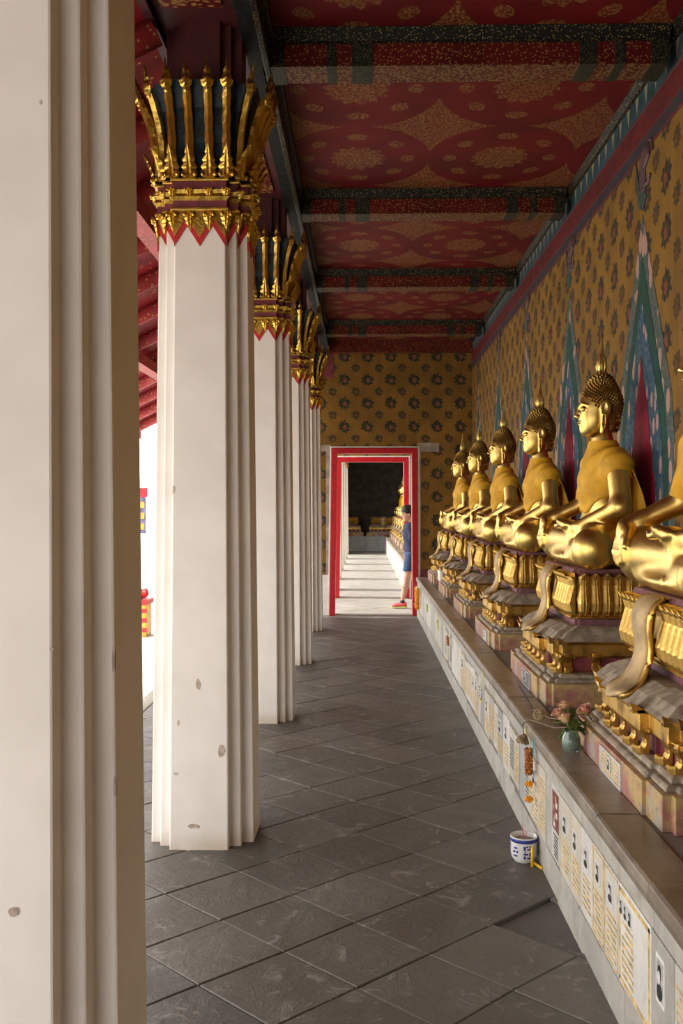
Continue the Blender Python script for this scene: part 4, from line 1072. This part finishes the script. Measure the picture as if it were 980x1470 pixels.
for (y, lab, cols, zt) in ((12.55, 'bright orange marigold garland hanging on the plinth beside the red doorway', ('marigold', 'ribbon', 'white_flower'), .47), (10.75, 'small green and white garland hanging on the plinth, second from the doorway', ('leaf_lime', 'white_flower', 'leaf_lime'), .44),
                          (9.25, 'small cream flower loop hanging midway along the plinth', ('jasmine', 'jasmine', 'white_flower'), .44), (8.15, 'small faded red loop garland hanging midway along the plinth', ('dried', 'white_flower', 'rose'), .44),
                          (5.9, 'thin dry wire loop garland hanging on the plinth, past the vase', ('stem', 'jasmine', 'stem'), .43)):
    t = thing('hanging_garland', lab, 'garland', (.712 if y > 12 else .724, y, 0)); R_ = .16 if y > 12 else .06
    b = MB(); n = 22 if y > 12 else 12
    for k in range(n):
        a = math.pi + math.pi * k / (n - 1); b.ball((-.012, R_ * math.cos(a), zt - .03 + R_ * 1.1 * math.sin(a)), .026 if y > 12 else (.009 if y > 6 else .004), 6, 4, 0, .15)
    b.build('flower_loop', M[cols[0]], t)
    b = MB()
    if y > 12: b.ball((-.012, -.05, zt - .26), .034, 8, 5, 0, .15); b.ball((-.012, .04, zt - .23), .034, 8, 5, 0, .15)
    else: b.ball((-.010, -.02, zt - .10), (.006, .008, .018), 6, 4); b.ball((-.010, .02, zt - .10), (.006, .008, .018), 6, 4)
    b.build('tassel', M[cols[0] if y > 12 else cols[1]], t)
    b = MB(); b.tube([(-.004, -R_, zt - .03), (.002, 0, .52)], .002, 4); b.tube([(-.004, R_, zt - .03), (.002, 0, .52)], .002, 4); b.build('string', M[cols[1]], t)
    if y > 12: boxo('paper_label', (-.010, -.004, .0, .14, zt - .12, zt - .01), M['white_flower'], t)
tag(boxo('pink_offering', (.715, .728, 31.6, 32.1, .22, .42), M['pink']), 'bright pink and yellow offering on the distant plinth beyond the doorway', 'offering')
# things in the bright yard on the left
t = thing('yard_shrine', 'red and yellow shrine box standing in the bright yard between the first two columns', 'shrine', (-2.84, 12.2, -.12))
M['yellow'] = plain('yellow_paint', (.75, .45, .06), .5)
boxo('box', (-.16, .16, -.16, .16, 0, .40), M['yellow'], t, .01); boxo('red_trim', (-.18, .18, -.18, .18, .40, .46), M['trim_red'], t)
for k in range(3): boxo('red_slat', (-.17, .17, -.17, -.16, .06 + k * .12, .11 + k * .12), M['trim_red'], t)
b = MB()
for k in range(14): b.ball((rg.uniform(-.12, .12), rg.uniform(-.12, .12), .50 + rg.uniform(-.02, .10)), .05, 7, 5, 0, .2)
b.build('red_flowers', M['trim_red'], t)
t = thing('hanging_banner', 'narrow blue and gold banner with a red cap hanging in the bright yard', 'banner', (-2.86, 12.6, 0))
M['banner'] = plain('blue_gold_banner', (.16, .15, .30), .6, var=.7, scale=14)
boxo('banner_cloth', (-.05, .05, -.01, .01, 1.15, 1.62), M['banner'], t); boxo('red_cap', (-.07, .07, -.02, .02, 1.62, 1.74), M['trim_red'], t)
b = MB(); b.tube([(0, 0, 1.74), (0, 0, 2.66)], .006, 5); b.build('cord', M['stem'], t)
for q in range(3): boxo('gold_square', (-.035, .035, -.013, -.01, 1.20 + q * .14, 1.28 + q * .14), M['yellow'], t)

# ------------------------------------------------------------------ the boy in the doorway, walking to the left (-X)
M['skin'] = plain('skin', (.62, .36, .25), .5, var=.08, bump=0)
M['navy'] = plain('navy_cotton', (.028, .032, .085), .8, var=.3, scale=20)
M['denim'] = plain('blue_denim', (.03, .07, .16), .8, var=.3, scale=25)
M['hair'] = plain('black_hair', (.012, .010, .010), .45, var=.3, scale=60)
M['shoe'] = plain('coral_pink_shoe', (.80, .12, .14), .5, var=.15)
M['lime'] = plain('lime_sole', (.55, .80, .12), .5, var=.1)
M['lace'] = plain('black_lace', (.02, .02, .025), .7)
def LEG(P, y, hip, knee, ank):
    return U(P, .03, cap(P, (hip[0], y, hip[1]), (knee[0], y, knee[1]), .078, .050), cap(P, (knee[0], y, knee[1]), ((knee[0] + ank[0]) / 2 + .012, y, (knee[1] + ank[1]) / 2 + .05), .048, .050), cap(P, ((knee[0] + ank[0]) / 2 + .01, y, (knee[1] + ank[1]) / 2 + .05), (ank[0], y, ank[1]), .048, .030))
HF = ((.0, .76), (-.055, .45), (-.125, .095)); HB = ((.02, .76), (.05, .44), (.20, .13))
def p_torso(P): return U(P, .06, ell(P, (.015, 0, .82), (.10, .145, .12)), ell(P, (.0, 0, .98), (.095, .13, .16)), ell(P, (-.005, 0, 1.12), (.10, .155, .13)), cap(P, (0, -.13, 1.18), (0, .13, 1.18), .05))
def p_arm(P, s_): 
    a, b_, c = ((.01, s_ * .165, 1.17), (.07, s_ * .20, .94), (.08, s_ * .20, .72))
    d = U(P, .02, cap(P, a, b_, .046, .036), cap(P, b_, c, .036, .024), ell(P, (.08, s_ * .20, .67), (.030, .014, .045)))
    for i in range(4): d = sm_union(d, U(P, .004, cap(P, (.06 + i * .013, s_ * .20, .64), (.057 + i * .012, s_ * .197, .60 + abs(i - 1.5) * .004), .0075), cap(P, (.057 + i * .012, s_ * .197, .60), (.065 + i * .012, s_ * .185, .575 + abs(i - 1.5) * .005), .007, .006)), .004)
    return sm_union(d, cap(P, (.06, s_ * .195, .68), (.035, s_ * .185, .645), .009, .007), .006)
def p_head(P):
    Q = P.copy(); Q[:, 1] = np.abs(Q[:, 1])
    # head bent forward: rotate about the neck
    c, s_ = math.cos(.22), math.sin(.22); x = Q[:, 0] + .01; z = Q[:, 2] - 1.26; Q[:, 0] = x * c + z * s_ - .0; Q[:, 2] = -x * s_ + z * c + 1.26
    d = U(Q, .03, ell(Q, (.005, 0, 1.41), (.092, .076, .088)), ell(Q, (-.030, 0, 1.36), (.062, .062, .085)), ell(Q, (-.06, 0, 1.295), (.026, .028, .020)))
    d = sm_union(d, cap(Q, (.03, 0, 1.18), (.015, 0, 1.33), .050, .045), .02)
    d = np.maximum(d, -ell(Q, (-.098, .030, 1.385), (.014, .020, .012))); d = sm_union(d, ell(Q, (-.080, .030, 1.385), (.012, .016, .009)), .003)
    d = sm_union(d, cap(Q, (-.090, 0, 1.39), (-.104, 0, 1.352), .007, .011), .008)
    d = sm_union(d, ell(Q, (-.088, 0, 1.325), (.009, .018, .005)), .003); d = sm_union(d, ell(Q, (-.085, 0, 1.315), (.009, .014, .006)), .003)
    return sm_union(d, ell(Q, (.012, .078, 1.365), (.018, .009, .030)), .005)
def p_body(P):
    d = U(P, .02, p_torso(P), LEG(P, -.085, *HF), LEG(P, .085, *HB)); d = sm_union(d, p_arm(P, -1), .02); d = sm_union(d, p_arm(P, 1), .02)
    for y, h in ((-.085, HF), (.085, HB)): d = sm_union(d, cap(P, (h[2][0] + .02, y, h[2][1] - .045), (h[2][0] - .12, y, h[2][1] - .065), .028, .022), .02)
    return sm_union(d, p_head(P), .015)
def p_shirt(P):
    d = sm_union(p_torso(P) - .012, U(P, .02, *[cap(P, (0, s_ * .15, 1.17), (.015, s_ * .19, 1.02), .056, .052) for s_ in (-1, 1)]), .03)
    d = d - .004 * np.sin(P[:, 2] * 40 + P[:, 0] * 25)
    d = np.maximum(d, .765 - P[:, 2]); return np.maximum(d, np.where(P[:, 2] > 1.19, .055 - np.sqrt((P[:, 0] - .02) ** 2 + P[:, 1] ** 2), d))
def p_shorts(P):
    d = U(P, .03, ell(P, (.015, 0, .80), (.112, .155, .12)), *[cap(P, (h[0][0], y, .76), (h[0][0] + (h[1][0] - h[0][0]) * .8, y, .50), .088, .082) for y, h in ((-.085, HF), (.085, HB))])
    return np.maximum(np.maximum(d, .535 - P[:, 2]), P[:, 2] - .82)
def p_hair(P):
    d = sm_union(ell(P, (-.034, 0, 1.425), (.108, .090, .090)), ell(P, (.01, 0, 1.38), (.088, .084, .09)), .02)
    h = np.interp(P[:, 0], [-.15, -.095, -.06, -.005, .04], [1.395, 1.40, 1.38, 1.355, 1.29]); return np.maximum(d, h - P[:, 2])
person = thing('person', 'person walking left in the red doorway, navy shirt, denim shorts, glasses and coral shoes', 'person', (.712, 14.45, .012))
link('body', sdf_mesh('body', p_body, (-.30, -.26, .005), (.28, .26, 1.52), .0085, M['skin']), person)
link('t_shirt', sdf_mesh('t_shirt', p_shirt, (-.16, -.28, .74), (.16, .28, 1.26), .012, M['navy']), person)
link('shorts', sdf_mesh('shorts', p_shorts, (-.18, -.22, .52), (.20, .22, .84), .012, M['denim']), person)
link('hair', sdf_mesh('hair', p_hair, (-.16, -.11, 1.28), (.13, .11, 1.53), .010, M['hair']), person)
b = MB()
for s_ in (-1, 1):
    b.tube([(-.118 + .024 * (0), s_ * .034 + .024 * math.cos(a * .628), 1.378 + .018 * math.sin(a * .628)) for a in range(11)], .0028, 5); b.tube([(-.116, s_ * .058, 1.385), (.0, s_ * .084, 1.375)], .0026, 5)
b.tube([(-.118, -.012, 1.384), (-.118, .012, 1.384)], .0025, 5); b.build('glasses', M['lace'], person)
for y, h, tl in ((-.085, HF, 0), (.085, HB, .25)):
    ax, az = h[2]
    def shoe(P, ax=ax, az=az, y=y, tl=tl):
        Q = P - np.array([ax, y, 0], np.float32)
        zz = Q[:, 2] - max(0, az - .095) + Q[:, 0] * math.tan(tl) * -.0 - (np.clip(Q[:, 0] + .08, 0, 1) * tl)
        Q = np.stack([Q[:, 0], Q[:, 1], zz], 1)
        d = U(Q, .03, ell(Q, (.02, 0, .045), (.048, .038, .048)), ell(Q, (-.06, 0, .035), (.07, .042, .034)), ell(Q, (-.12, 0, .028), (.050, .040, .024)))
        return np.maximum(np.maximum(d, .012 - Q[:, 2]), Q[:, 2] - .088)
    def sole(P, ax=ax, az=az, y=y, tl=tl):
        Q = P - np.array([ax, y, 0], np.float32); zz = Q[:, 2] - max(0, az - .095) - (np.clip(Q[:, 0] + .08, 0, 1) * tl); Q = np.stack([Q[:, 0], Q[:, 1], zz], 1)
        d = U(Q, .03, ell(Q, (.02, 0, .02), (.060, .042, .06)), ell(Q, (-.07, 0, .02), (.105, .044, .06))); return np.maximum(np.maximum(d, -Q[:, 2]), Q[:, 2] - .018)
    s1 = link('shoe', sdf_mesh('shoe', shoe, (ax - .20, y - .06, 0), (ax + .10, y + .06, .19), .007, M['shoe']), person)
    link('sole', sdf_mesh('sole', sole, (ax - .20, y - .06, -.01), (ax + .10, y + .06, .10), .006, M['lime']), s1)
    b = MB(); k0 = max(0, az - .095)
    for q in range(4): b.tube([(ax - .035 - q * .022, y - .025, k0 + .068 - q * .008), (ax - .040 - q * .022, y, k0 + .082 - q * .009), (ax - .035 - q * .022, y + .025, k0 + .068 - q * .008)], .0035, 5)
    b.build('laces', M['lace'], s1)
    b = MB(); b.tube([(ax + .005, y, az - .03), (ax, y, az + .015)], [.036, .034], 10); b.build('sock', M['lace'], person, smooth=True)
